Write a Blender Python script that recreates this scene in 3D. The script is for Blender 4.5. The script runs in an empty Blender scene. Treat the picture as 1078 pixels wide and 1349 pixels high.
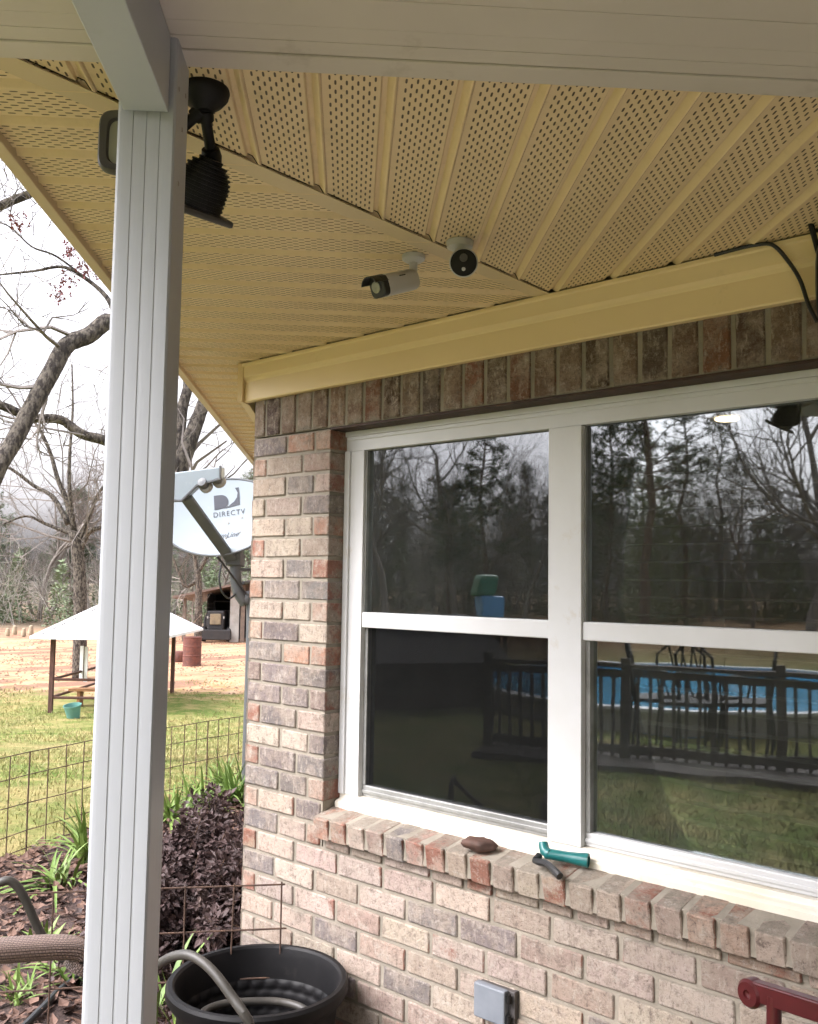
import bpy, bmesh, math, random
from mathutils import Vector, Matrix, noise as mnoise
rnd = random.Random(7)
S = math.sqrt(0.5)
EYE = 1.6
CAMX, CAMY = 2.4807, -2.0111
scene = bpy.context.scene
col = scene.collection
R = math.radians

# ------------------------------------------------------------------ camera
YAW, PIT, ROL, FPX, PW, PH = R(-41.428), R(4.4106), R(0.8702), 1230.1, 1078.0, 1349.0
fw = Vector((math.sin(YAW)*math.cos(PIT), math.cos(YAW)*math.cos(PIT), math.sin(PIT)))
r0 = Vector((math.cos(YAW), -math.sin(YAW), 0)); u0 = r0.cross(fw)
rt = math.cos(ROL)*r0 + math.sin(ROL)*u0; up = -math.sin(ROL)*r0 + math.cos(ROL)*u0
cam_d = bpy.data.cameras.new('camera'); cam = bpy.data.objects.new('camera', cam_d); col.objects.link(cam)
mw = Matrix((rt, up, -fw)).transposed().to_4x4(); mw.translation = (CAMX, CAMY, EYE); cam.matrix_world = mw
cam_d.sensor_fit = 'VERTICAL'; cam_d.sensor_height = 24; cam_d.lens = 24*FPX/PH
cam_d.clip_start = 0.02; cam_d.clip_end = 2000
scene.camera = cam

# ------------------------------------------------------------------ world, sun, exposure
SUN_EL, SUN_AZ = R(48), R(205)          # azimuth measured clockwise from +y
w = bpy.data.worlds.new('World'); scene.world = w; w.use_nodes = True
nt = w.node_tree; nt.nodes.clear()
sky = nt.nodes.new('ShaderNodeTexSky'); sky.sky_type = 'NISHITA'; sky.sun_disc = False
sky.sun_elevation = SUN_EL; sky.sun_rotation = SUN_AZ; sky.air_density = 1.6; sky.dust_density = 6.0; sky.ozone_density = 1.0
hs = nt.nodes.new('ShaderNodeHueSaturation'); hs.inputs['Saturation'].default_value = 0.10
bg = nt.nodes.new('ShaderNodeBackground'); bg.inputs['Strength'].default_value = 0.15
wo = nt.nodes.new('ShaderNodeOutputWorld')
tn = nt.nodes.new('ShaderNodeMix'); tn.data_type = 'RGBA'; tn.blend_type = 'MULTIPLY'; tn.inputs[0].default_value = 1.0; tn.inputs[7].default_value = (.995, .975, 1.045, 1)
nt.links.new(sky.outputs[0], hs.inputs['Color']); nt.links.new(hs.outputs[0], tn.inputs[6]); nt.links.new(tn.outputs[2], bg.inputs[0]); nt.links.new(bg.outputs[0], wo.inputs[0])
sd = bpy.data.lights.new('sun', 'SUN'); sd.energy = 0.7; sd.angle = R(30); sd.color = (1.0, 0.95, 0.88)
sun = bpy.data.objects.new('sun', sd); col.objects.link(sun)
sdir = Vector((math.sin(SUN_AZ)*math.cos(SUN_EL), math.cos(SUN_AZ)*math.cos(SUN_EL), math.sin(SUN_EL)))
sun.rotation_euler = sdir.to_track_quat('Z', 'Y').to_euler(); sun.location = (-10, -10, 20)
vs = scene.view_settings; vs.view_transform = 'Standard'; vs.look = 'None'; vs.exposure = 1.9; vs.gamma = 1.0; vs.use_curve_mapping = False
scene.render.engine = 'CYCLES'; scene.cycles.use_denoising = True
scene.cycles.max_bounces = 7; scene.cycles.transparent_max_bounces = 12; scene.cycles.diffuse_bounces = 3; scene.cycles.glossy_bounces = 3
scene.cycles.use_adaptive_sampling = True; scene.cycles.adaptive_threshold = 0.03
scene.cycles.sample_clamp_indirect = 8

# ------------------------------------------------------------------ placing helpers
def ab(a, b, z=0.0): return Vector((S*(a-b), S*(a+b), z))          # a runs with the porch edge, b away from the camera
def to_ab(x, y): return S*(x+y), S*(y-x)
def ray(u, v): return rt*((u-PW/2)/FPX) - up*((v-PH/2)/FPX) + fw
def at(u, v, d):                                                   # point seen at (u, v) at horizontal distance d
    r = ray(u, v); k = d/math.hypot(r.x, r.y); return Vector((CAMX, CAMY, EYE)) + r*k
def refl(u, v, d):                                                 # the same through the window glass as a mirror (plane y = 0.09)
    p = at(u, v, d); p.y = 0.18 - p.y; return p
def sstep(a, b, x):
    t = min(1, max(0, (x-a)/(b-a))); return t*t*(3-2*t)
def gh(x, y):
    a, b = to_ab(x, y); return -1.07*sstep(2.0, 16.0, b)
def on_ground(u, v, d, dz=0.0):
    p = at(u, v, d); p.z = gh(p.x, p.y)+dz; return p

# ------------------------------------------------------------------ mesh builder
WL = {}
class G:
    def __init__(s): s.v = []; s.f = []; s.uv = None
    def add(s, vs, fs):
        n = len(s.v); s.v += [Vector(q) for q in vs]; s.f += [tuple(i+n for i in f) for f in fs]; return s
    def obox(s, c, ex, ey, ez):                                    # centre and three half-extent vectors
        c, ex, ey, ez = Vector(c), Vector(ex), Vector(ey), Vector(ez)
        vs = [c+a*ex+b*ey+d*ez for d in (-1, 1) for b in (-1, 1) for a in (-1, 1)]
        return s.add(vs, [(0,2,3,1),(4,5,7,6),(0,1,5,4),(2,6,7,3),(0,4,6,2),(1,3,7,5)])
    def box(s, lo, hi):
        lo, hi = Vector(lo), Vector(hi); h = (hi-lo)/2
        return s.obox((lo+hi)/2, (h.x,0,0), (0,h.y,0), (0,0,h.z))
    def abbox(s, a0, a1, b0, b1, z0, z1):
        return s.obox(ab((a0+a1)/2, (b0+b1)/2, (z0+z1)/2), ab((a1-a0)/2, 0), ab(0, (b1-b0)/2), (0,0,(z1-z0)/2))
    def tube(s, pts, rad, n=8, cap=True):
        pts = [Vector(q) for q in pts]; m = len(pts)
        rr = rad if isinstance(rad, (list, tuple)) else [rad]*m
        base = len(s.v); t0 = (pts[1]-pts[0]).normalized()
        a = t0.orthogonal().normalized()
        for i, q in enumerate(pts):
            t = (pts[min(i+1, m-1)]-pts[max(i-1, 0)])
            t = t.normalized() if t.length > 1e-9 else t0
            a = (a - t*a.dot(t)); a = a.normalized() if a.length > 1e-6 else t.orthogonal().normalized()
            b = t.cross(a)
            for k in range(n):
                th = 2*math.pi*k/n; s.v.append(q + (a*math.cos(th)+b*math.sin(th))*rr[i])
        for i in range(m-1):
            for k in range(n):
                k2 = (k+1) % n; o = base+i*n
                s.f.append((o+k, o+k2, o+n+k2, o+n+k))
        if cap and n > 3:
            s.f.append(tuple(base+k for k in range(n-1, -1, -1))); s.f.append(tuple(base+(m-1)*n+k for k in range(n)))
        return s
    def lathe(s, prof, c, n=32, ax=(0,0,1), closed=False):         # prof: (radius, height along ax)
        c = Vector(c); ax = Vector(ax).normalized(); a = ax.orthogonal().normalized(); b = ax.cross(a); base = len(s.v)
        for r_, h in prof:
            for k in range(n):
                th = 2*math.pi*k/n; s.v.append(c + ax*h + (a*math.cos(th)+b*math.sin(th))*max(r_, 1e-5))
        m = len(prof)
        for i in range(m-1 + (1 if closed else 0)):
            j = (i+1) % m
            for k in range(n):
                k2 = (k+1) % n; s.f.append((base+i*n+k, base+i*n+k2, base+j*n+k2, base+j*n+k))
        return s
    def prism(s, poly, vec):
        vec = Vector(vec); n = len(poly); vs = [Vector(q) for q in poly]; vs += [q+vec for q in vs]
        fs = [tuple(range(n-1, -1, -1)), tuple(range(n, 2*n))] + [(i, (i+1) % n, n+(i+1) % n, n+i) for i in range(n)]
        return s.add(vs, fs)
def setp(o, label=None, cat=None, group=None, kind=None):
    if label: o['label'] = label
    if cat: o['category'] = cat
    if group: o['group'] = group
    if kind: o['kind'] = kind
    return o
def empty(name, loc, label=None, cat=None, group=None, kind=None):
    o = bpy.data.objects.new(name, None); col.objects.link(o); o.location = loc; o.empty_display_size = 0.1
    WL[o.name] = Vector(loc); return setp(o, label, cat, group, kind)
def build(g, name, mat, parent=None, smooth=False, bevel=0, label=None, cat=None, group=None, kind=None, fixn=True, origin=None, sharp=35):
    if parent is None:
        if origin is None:
            xs = [q.x for q in g.v]; ys = [q.y for q in g.v]; zs = [q.z for q in g.v]
            origin = Vector(((min(xs)+max(xs))/2, (min(ys)+max(ys))/2, min(zs)))
    else: origin = WL[parent.name]
    me = bpy.data.meshes.new(name); me.from_pydata([q-origin for q in g.v], [], g.f)
    if g.uv:
        l = me.uv_layers.new(name='UVMap')
        for p in me.polygons:
            for li in p.loop_indices: l.data[li].uv = g.uv[me.loops[li].vertex_index]
    if fixn:
        bm = bmesh.new(); bm.from_mesh(me); bmesh.ops.recalc_face_normals(bm, faces=bm.faces); bm.to_mesh(me); bm.free()
    if smooth:
        for p in me.polygons: p.use_smooth = True
        if sharp: me.set_sharp_from_angle(angle=R(sharp))
    me.materials.append(mat)
    o = bpy.data.objects.new(name, me); col.objects.link(o)
    if parent is None: o.location = origin
    else: o.parent = parent
    WL[o.name] = Vector(origin)
    if bevel:
        m = o.modifiers.new('bevel', 'BEVEL'); m.width = bevel; m.segments = 2; m.limit_method = 'ANGLE'; m.angle_limit = R(40)
    return setp(o, label, cat, group, kind)
def copy_tree(o, loc, rz=0.0, sc=1.0, label=None, group=None):
    c = o.copy(); col.objects.link(c); c.location = loc; c.rotation_euler = (0, 0, rz); c.scale = (sc, sc, sc)
    if label: c['label'] = label
    if group: c['group'] = group
    for ch in list(o.children):
        d = ch.copy(); col.objects.link(d); d.parent = c
        for g2 in list(ch.children):
            e = g2.copy(); col.objects.link(e); e.parent = d
    return c

# ------------------------------------------------------------------ materials
MT = {}
class N:                                                           # small node helper
    def __init__(s, name):
        m = bpy.data.materials.new(name); m.use_nodes = True; s.m = m; s.t = m.node_tree; s.t.nodes.clear()
        s.out = s.n('ShaderNodeOutputMaterial'); s.b = s.n('ShaderNodeBsdfPrincipled'); s.l(s.b, 0, s.out, 'Surface')
    def n(s, k, **kw):
        q = s.t.nodes.new(k)
        for a, b in kw.items(): setattr(q, a, b)
        return q
    def l(s, a, i, b, j): s.t.links.new(a.outputs[i], b.inputs[j])
    def coord(s, kind='Object', scale=(1,1,1), rnd_off=False):
        c = s.n('ShaderNodeTexCoord'); mp = s.n('ShaderNodeMapping'); mp.inputs['Scale'].default_value = scale; s.l(c, kind, mp, 0)
        if rnd_off:
            oi = s.n('ShaderNodeObjectInfo'); ml = s.n('ShaderNodeMath', operation='MULTIPLY'); ml.inputs[1].default_value = 57.0
            s.l(oi, 'Random', ml, 0); s.l(ml, 0, mp, 'Location')
        return mp
    def noise(s, scale, det=4, rough=.6, vec=None, out=0):
        q = s.n('ShaderNodeTexNoise'); q.inputs['Scale'].default_value = scale; q.inputs['Detail'].default_value = det; q.inputs['Roughness'].default_value = rough
        if vec: s.l(vec, 0, q, 'Vector')
        return q
    def ramp(s, src, stops, i=0):
        q = s.n('ShaderNodeValToRGB'); e = q.color_ramp.elements
        while len(e) < len(stops): e.new(0.5)
        for k, (p, c) in enumerate(stops): e[k].position = p; e[k].color = (c, c, c, 1) if isinstance(c, (int, float)) else (*c, 1)
        s.l(src, i, q, 0); return q
    def mix(s, fac, a, b, mode='MIX'):
        q = s.n('ShaderNodeMix', data_type='RGBA', blend_type=mode)
        for val, nm in ((fac, 0), (a, 6), (b, 7)):
            if isinstance(val, (int, float)): q.inputs[nm].default_value = val if nm == 0 else (val, val, val, 1)
            elif isinstance(val, tuple) and not hasattr(val[0], 'outputs'): q.inputs[nm].default_value = (*val, 1)
            elif isinstance(val, tuple): s.l(val[0], val[1], q, nm)
            else: s.l(val, 2 if val.bl_idname == 'ShaderNodeMix' else 0, q, nm)
        return q
    def math(s, op, a, b=None):
        q = s.n('ShaderNodeMath', operation=op)
        for k, val in enumerate((a, b)):
            if val is None: continue
            if isinstance(val, (int, float)): q.inputs[k].default_value = val
            elif isinstance(val, tuple): s.l(val[0], val[1], q, k)
            else: s.l(val, 0, q, k)
        return q
    def bump(s, src, strength=.3, dist=.01, i=0):
        q = s.n('ShaderNodeBump'); q.inputs['Strength'].default_value = strength; q.inputs['Distance'].default_value = dist
        s.l(src, i, q, 'Height'); s.l(q, 0, s.b, 'Normal'); return q
    def color(s, q): s.l(q, 2 if q.bl_idname == 'ShaderNodeMix' else 0, s.b, 'Base Color')
def simple(name, c1, c2=None, scale=6, rough=.6, metal=0, bump=0, bscale=60, bdist=.004, coord='Object', spec=None, lo=.35, hi=.65, dirt=None, cscale=(1,1,1), rnd_off=False, alpha=None):
    k = N(name); vec = k.coord(coord, cscale, rnd_off)
    n1 = k.noise(scale, 5, .6, vec)
    r1 = k.ramp(n1, [(lo, 0.0), (hi, 1.0)]); mx = k.mix(r1, c1, c2 or tuple(q*.82 for q in c1))
    if dirt:
        n2 = k.noise(dirt[1], 6, .7, vec); r2 = k.ramp(n2, [(dirt[2], 0.0), (dirt[2]+.12, 1.0)]); mx = k.mix(k.math('MULTIPLY', r2, dirt[3]), mx, dirt[0])
    k.color(mx); k.b.inputs['Roughness'].default_value = rough; k.b.inputs['Metallic'].default_value = metal
    if spec is not None: k.b.inputs['Specular IOR Level'].default_value = spec
    if bump:
        n3 = k.noise(bscale, 6, .65, vec); k.bump(n3, bump, bdist)
    MT[name] = k.m; return k.m

def brick_mat(name, src):
    k = N(name); vec = k.coord('Object', (1,1,1), True)
    if src == 'object':
        oi = k.n('ShaderNodeObjectInfo'); base = (oi, 'Color'); red = (oi, 'Alpha')
    else:
        at_ = k.n('ShaderNodeAttribute', attribute_name='tint'); base = (at_, 'Color'); red = .3
    big = k.noise(13, 6, .72, vec); fine = k.noise(150, 5, .75, vec); mid = k.noise(34, 8, .85, vec); huge = k.noise(7, 3, .6, vec); stv = k.coord('Object', (70, 70, 22), True); stk = k.noise(1, 5, .7, stv)
    m1 = k.mix(k.ramp(big, [(.44, 0.0), (.62, .75)]), base, (.47, .385, .315))               # pale slurry wash
    m1 = k.mix(k.ramp(mid, [(.38, .85), (.48, 0.0)]), m1, (.235, .185, .155))
    m1 = k.mix(k.ramp(stk, [(.56, 0.0), (.66, .6)]), m1, (.56, .485, .41))
    m1 = k.mix(k.ramp(stk, [(.34, .55), (.42, 0.0)]), m1, (.17, .13, .11))                  # smoky streaks
    gc = k.n('ShaderNodeTexCoord'); sx = k.n('ShaderNodeSeparateXYZ'); k.l(gc, 'Generated', sx, 0)
    en = k.math('POWER', k.math('MULTIPLY', k.math('ABSOLUTE', k.math('SUBTRACT', (sx, 0), .5)), 2.0), 22.0)
    rm = k.math('ADD', k.math('ADD', k.math('MULTIPLY', huge, .9), k.math('MULTIPLY', mid, .55)), k.math('MULTIPLY', en, .30))
    rm = k.math('MULTIPLY', k.ramp(k.math('SUBTRACT', rm, k.math('SUBTRACT', .40, k.math('MULTIPLY', red, .32))), [(.60, 0.0), (.68, 1.0)]), .8)
    m2 = k.mix(rm, m1, k.mix(mid, (.34, .13, .085), (.22, .085, .06)))                        # bare red clay where the slurry wore off
    ez = k.math('MULTIPLY', k.math('ABSOLUTE', k.math('SUBTRACT', (sx, 2), .5)), 2.0); ex = k.math('MULTIPLY', k.math('ABSOLUTE', k.math('SUBTRACT', (sx, 0), .5)), 2.0)
    ed = k.math('ADD', k.math('MAXIMUM', k.math('POWER', ez, 5.0), k.math('POWER', ex, 16.0)), k.math('MULTIPLY', k.math('SUBTRACT', big, .5), 3.2))
    m2 = k.mix(k.ramp(ed, [(.62, 0.0), (1.0, .75)]), m2, (.30, .265, .215))                  # mortar smeared on the edges
    m3 = k.mix(k.ramp(fine, [(.32, .8), (.42, 0.0)]), m2, (.10, .072, .058))                 # pits
    m4 = k.mix(k.ramp(fine, [(.60, 0.0), (.72, .55)]), m3, (.58, .51, .43))                  # sand grains
    mot = k.noise(58, 9, .9, vec); mv = k.ramp(mot, [(.34, .52), (.48, .97), (.66, 1.0)]); m4 = k.mix(1.0, m4, mv, 'MULTIPLY'); mw_ = k.ramp(k.noise(30, 8, .85, vec), [(.54, 0.0), (.62, .55)]); m4 = k.mix(mw_, m4, (.56, .50, .43))
    k.color(m4); k.b.inputs['Roughness'].default_value = .92; k.b.inputs['Specular IOR Level'].default_value = .2
    ad = k.math('ADD', k.math('ADD', mid, big), k.math('MULTIPLY', fine, .5)); k.bump(k.math('ADD', ad, mot), .9, .010)
    MT[name] = k.m
brick_mat('brick', 'object'); brick_mat('brick_far', 'attr')
simple('mortar', (.29,.255,.205), (.215,.19,.15), 9, .95, bump=.8, bscale=140, bdist=.004, dirt=((.14,.11,.08), 3, .60, .6))
simple('sliver', (.34,.24,.17), (.24,.19,.15), 12, .95, bump=.5, bscale=120)
simple('lintel', (.055,.026,.016), (.035,.018,.012), 30, .7, bump=.2)
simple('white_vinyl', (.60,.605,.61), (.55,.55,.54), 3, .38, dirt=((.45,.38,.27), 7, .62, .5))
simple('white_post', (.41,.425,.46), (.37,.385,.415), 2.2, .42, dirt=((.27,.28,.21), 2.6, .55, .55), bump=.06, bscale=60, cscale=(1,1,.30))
simple('porch_cream', (.54,.485,.425), (.49,.44,.385), 3.0, .5, dirt=((.30,.25,.19), 5, .6, .5))
simple('sill_vinyl', (.74,.71,.63), (.66,.60,.48), 4, .4, dirt=((.46,.36,.23), 9, .56, .6))
simple('track_grey', (.33,.33,.32), (.22,.22,.21), 14, .4, metal=.35)
simple('frieze', (.74,.58,.325), (.70,.545,.30), 2, .42, dirt=((.33,.25,.14), 5, .60, .35))
simple('fascia', (.60,.48,.30), (.55,.435,.265), 2, .5)
simple('unlit_dark', (.02,.015,.01), None, 4, .95)  # near-black colour standing in for unlit attic and shed interior
simple('black_plastic', (.012,.012,.013), (.02,.02,.021), 20, .42)
simple('black_metal', (.006,.0055,.0055), (.011,.010,.0095), 22, .55, bump=.1, spec=.25)
simple('bronze_grey', (.075,.068,.065), (.055,.05,.048), 12, .5)
simple('cam_white', (.50,.49,.475), (.47,.46,.445), 6, .35)
simple('dish_white', (.27,.315,.35), (.25,.295,.33), 2, .35, dirt=((.40,.44,.46), 5, .62, .5))
simple('dish_grey', (.10,.105,.11), (.075,.08,.085), 9, .5, metal=.2)
simple('logo_grey', (.045,.05,.065), (.035,.04,.055), 9, .6)
simple('teal_plastic', (.010,.13,.125), (.008,.10,.10), 12, .33)
simple('rock', (.10,.05,.035), (.055,.03,.022), 24, .75, bump=.5, bscale=50, bdist=.004)
simple('box_grey', (.17,.185,.205), (.135,.15,.17), 12, .5, dirt=((.12,.10,.08), 18, .62, .6))
simple('red_paint', (.075,.009,.011), (.055,.008,.009), 9, .32, dirt=((.05,.01,.01), 14, .6, .5))
simple('pot', (.006,.006,.0065), (.010,.0095,.010), 8, .5, bump=.1, spec=.18, dirt=((.05,.045,.04), 5, .62, .4))
simple('hose', (.055,.05,.042), (.035,.033,.029), 10, .5)
simple('hose_black', (.018,.019,.020), (.03,.032,.034), 10, .4)
simple('wire', (.055,.033,.024), (.10,.055,.035), 30, .8)
simple('bark', (.145,.125,.10), (.035,.028,.023), 22, .95, bump=1.0, bscale=34, bdist=.05, lo=.42, hi=.56, dirt=((.23,.23,.17), 4, .60, .6), cscale=(1,1,.5))
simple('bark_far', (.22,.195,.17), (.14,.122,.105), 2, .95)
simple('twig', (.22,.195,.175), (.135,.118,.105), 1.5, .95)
simple('brush_far', (.42,.40,.355), (.30,.28,.245), .25, .95)  # paled to put distance haze into the brush colour
simple('evergreen_far', (.19,.235,.13), (.12,.16,.09), .2, .9)  # green lightened likewise, haze carried by the colour
simple('bud_red', (.24,.075,.08), (.17,.06,.055), 12, .8)
simple('pine_needle', (.075,.105,.045), (.042,.065,.030), 1.2, .8)
simple('pine_bark', (.13,.085,.06), (.075,.05,.04), 4, .95, bump=.6, bscale=14, bdist=.03)
simple('tarp', (.70,.71,.73), (.65,.66,.68), 1, .5)
simple('brown_wood', (.085,.035,.024), (.055,.024,.018), 8, .75)
simple('bench_wood', (.33,.16,.065), (.22,.11,.05), 8, .8)
simple('aqua_plastic', (.10,.245,.21), (.085,.215,.185), 8, .45)
simple('rust', (.15,.05,.034), (.085,.033,.026), 9, .75, dirt=((.05,.025,.02), 6, .6, .6))
simple('shed_tin', (.16,.11,.085), (.09,.065,.055), 3, .6)
simple('shed_wood', (.17,.13,.10), (.10,.075,.06), 5, .9)
simple('tin_light', (.33,.32,.30), (.24,.23,.21), 3, .6)
simple('tractor_dark', (.012,.012,.014), (.022,.02,.02), 5, .6)
simple('tractor_grille', (.22,.17,.10), (.14,.11,.07), 5, .6)
simple('hay', (.36,.30,.21), (.28,.225,.155), 6, .95)
simple('leaf_green', (.095,.17,.030), (.15,.22,.045), 3, .55, rnd_off=True)
simple('leaf_purple', (.080,.050,.048), (.042,.028,.026), 7, .6, dirt=((.12,.085,.07), 9, .58, .7), spec=.3)
simple('leaf_dead', (.17,.095,.065), (.075,.042,.032), 9, .8, dirt=((.34,.24,.18), 7, .58, .8))
simple('stem_brown', (.13,.075,.045), (.07,.042,.028), 12, .85)
simple('grass_blade', (.13,.17,.045), (.32,.27,.11), 1.6, .7, lo=.3, hi=.6)
simple('clod', (.20,.115,.075), (.12,.08,.055), .6, 1.0)
simple('room', (.34,.31,.27), (.28,.255,.22), 2, .8)
simple('blind', (.55,.52,.47), (.50,.47,.42), 3, .6)
simple('deck_wood', (.075,.058,.048), (.045,.036,.031), 5, .85)
simple('pool_blue', (.03,.20,.42), (.04,.25,.50), 1.2, .4)
simple('pool_wall', (.42,.40,.35), (.34,.32,.28), 2, .6)
simple('coping', (.62,.62,.60), (.55,.55,.53), 2, .5)
simple('green_plastic', (.03,.16,.07), (.025,.13,.06), 4, .5)
simple('blue_plastic', (.10,.30,.52), (.08,.26,.46), 4, .45)
simple('house_brown', (.10,.062,.048), (.065,.042,.034), 4, .9)
simple('roof_grey', (.07,.066,.063), (.05,.047,.045), 6, .9)
simple('concrete', (.33,.31,.28), (.27,.255,.23), 3, .9, bump=.3, bscale=80)
# lamp diffuser in the room
k = N('lamp_glow'); k.b.inputs['Base Color'].default_value = (.9,.8,.65,1); k.b.inputs['Emission Color'].default_value = (1,.78,.5,1); k.b.inputs['Emission Strength'].default_value = 3; MT['lamp_glow'] = k.m
# pool water
k = N('water'); k.b.inputs['Base Color'].default_value = (.07,.36,.58,1); k.b.inputs['Roughness'].default_value = .08
k.bump(k.noise(3, 3, .5, k.coord('Object')), .15, .05); MT['water'] = k.m
# lamp lens glass
k = N('lens'); k.b.inputs['Base Color'].default_value = (.30,.30,.25,1); k.b.inputs['Roughness'].default_value = .18; MT['lens'] = k.m
# window pane: two faces, each passing light straight through or mirroring it by its Fresnel share
k = N('glass'); k.t.nodes.remove(k.b)
fr = k.n('ShaderNodeFresnel'); fr.inputs['IOR'].default_value = 2.1
tr = k.n('ShaderNodeBsdfTransparent'); tr.inputs[0].default_value = (.60,.62,.60,1)
gl = k.n('ShaderNodeBsdfGlossy'); gl.inputs['Roughness'].default_value = .016; gl.inputs[0].default_value = (.93,.97,1,1)
wav = k.noise(2.2, 2, .4, k.coord('Object', (1,1,1.6))); bp = k.n('ShaderNodeBump'); bp.inputs['Strength'].default_value = .25; bp.inputs['Distance'].default_value = .0035
k.l(wav, 0, bp, 'Height'); k.l(bp, 0, gl, 'Normal')
ms = k.n('ShaderNodeMixShader'); k.l(fr, 0, ms, 0); k.l(tr, 0, ms, 1); k.l(gl, 0, ms, 2); dd = k.n('ShaderNodeBsdfDiffuse'); dd.inputs[0].default_value = (.55,.58,.52,1); dn = k.noise(3.0, 5, .7, k.coord('Object')); dr_ = k.ramp(dn, [(.3, .010), (.75, .045)]); m2 = k.n('ShaderNodeMixShader'); k.l(dr_, 0, m2, 0); k.l(ms, 0, m2, 1); k.l(dd, 0, m2, 2); k.l(m2, 0, k.out, 'Surface'); MT['glass'] = k.m
# soffit vinyl: nine staggered rows of slots, the attic's dark put into colour
k = N('soffit'); uvn = k.n('ShaderNodeUVMap'); sp = k.n('ShaderNodeSeparateXYZ'); k.l(uvn, 0, sp, 0)
kk = k.math('DIVIDE', k.math('SUBTRACT', (sp, 0), .105), .075); ci = k.math('ROUND', kk)
du = k.math('MULTIPLY', k.math('ABSOLUTE', k.math('SUBTRACT', kk, ci)), .075*.1145)
inr = k.math('MULTIPLY', k.math('GREATER_THAN', ci, -.5), k.math('LESS_THAN', ci, 8.5))
par = k.math('MULTIPLY', k.math('ABSOLUTE', k.math('MODULO', ci, 2.0)), .5)
vv = k.math('ADD', k.math('DIVIDE', (sp, 1), .0265), par)
dv = k.math('MULTIPLY', k.math('ABSOLUTE', k.math('SUBTRACT', k.math('FRACT', vv), .5)), .0265)
el = k.math('ADD', k.math('POWER', k.math('DIVIDE', du, .0017), 2.0), k.math('POWER', k.math('DIVIDE', dv, .0066), 4.0))
hole = k.math('MULTIPLY', k.math('LESS_THAN', el, 1.0), inr)
gv = k.coord('Object'); nn = k.noise(1.6, 4, .6, gv)
basec = k.mix(k.ramp(nn, [(.35, 0.0), (.65, 1.0)]), (.70,.545,.325), (.655,.505,.295))
gr = k.noise(40, 4, .6, k.coord('Object', (1,1,1)))
basec = k.mix(k.ramp(gr, [(.60, 0.0), (.75, .25)]), basec, (.40,.29,.15))
st = k.noise(4.5, 6, .75, gv); basec = k.mix(k.ramp(st, [(.54, 0.0), (.72, .45)]), basec, (.45,.34,.20))
k.color(k.mix(hole, basec, (.075,.048,.022))); k.b.inputs['Roughness'].default_value = .5
bpn = k.bump(k.math('MULTIPLY', hole, -1.0), .6, .002); MT['soffit'] = k.m
# woven resin
def weave(name, c1, c2, sx, sz, coord='UV'):
    k = N(name); vec = k.coord(coord, (sx, sz, 1)); br = k.n('ShaderNodeTexBrick'); k.l(vec, 0, br, 'Vector')
    br.inputs['Scale'].default_value = 1; br.inputs['Color1'].default_value = (1,1,1,1); br.inputs['Color2'].default_value = (.8,.8,.8,1); br.inputs['Mortar'].default_value = (0,0,0,1)
    br.inputs['Mortar Size'].default_value = .13; br.inputs['Mortar Smooth'].default_value = 1; br.inputs['Brick Width'].default_value = 1; br.inputs['Row Height'].default_value = .5
    k.color(k.mix(br, c2, c1)); k.b.inputs['Roughness'].default_value = .4; k.bump(br, 1.0, .004); MT[name] = k.m
weave('pot_weave', (.012,.0115,.0115), (.003,.003,.003), 40, 30)
weave('wicker', (.30,.215,.18), (.08,.05,.04), 58, 10)
# the ground: lawn, straw patches and red dirt laid out by place
k = N('ground'); gc = k.coord('Object'); sx = k.n('ShaderNodeSeparateXYZ'); k.l(gc, 0, sx, 0)
bb = k.math('MULTIPLY', k.math('SUBTRACT', (sx, 1), (sx, 0)), S); aa = k.math('MULTIPLY', k.math('ADD', (sx, 1), (sx, 0)), S)
n1 = k.noise(.35, 6, .65, gc); n2 = k.noise(2.2, 6, .7, gc); n3 = k.noise(14, 5, .7, gc); n4 = k.noise(60, 4, .7, gc)
grass = k.mix(k.ramp(n3, [(.35, 0.0), (.68, 1.0)]), (.09,.145,.030), (.17,.215,.055))
grass = k.mix(k.ramp(n2, [(.44, 0.0), (.62, .85)]), grass, (.34,.28,.12))
grass = k.mix(k.ramp(n1, [(.45, 0.0), (.65, .5)]), grass, (.33,.25,.13))
grass = k.mix(k.ramp(n4, [(.58, 0.0), (.75, .5)]), grass, (.05,.06,.02))
dirt = k.mix(k.ramp(n2, [(.40, 0.0), (.62, 1.0)]), (.43,.225,.125), (.47,.32,.21))
dirt = k.mix(k.ramp(n1, [(.46, 0.0), (.56, .85)]), dirt, (.22,.13,.095))
wv = k.n('ShaderNodeTexWave'); wv.inputs['Scale'].default_value = .22; wv.inputs['Distortion'].default_value = 6; wv.inputs['Detail'].default_value = 3; k.l(gc, 0, wv, 'Vector')
dirt = k.mix(k.ramp(wv, [(.70, 0.0), (.86, .5)]), dirt, (.55,.35,.20))
dirt = k.mix(k.ramp(k.math('DIVIDE', bb, 100.0), [(.42, 0.0), (.50, 1.0)]), dirt, (.17,.13,.09))
dirt = k.mix(k.ramp(n3, [(.62, 0.0), (.70, .4)]), dirt, (.16,.13,.06))
db = k.math('ADD', bb, k.math('MULTIPLY', k.math('SUBTRACT', n2, .5), 9.0))
dm = k.math('MULTIPLY', k.ramp(k.math('DIVIDE', db, 60.0), [(.305, 0.0), (.345, 1.0)]), k.ramp(k.math('DIVIDE', db, 100.0), [(.52, 1.0), (.62, 1.0)]))
fb = k.ramp(k.math('DIVIDE', k.math('MULTIPLY', aa, -1.0), 100.0), [(.12, 0.0), (.22, 1.0)])
fld = k.mix(k.ramp(n2, [(.40, 0.0), (.65, 1.0)]), (.16,.10,.055), (.24,.16,.085))
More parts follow.
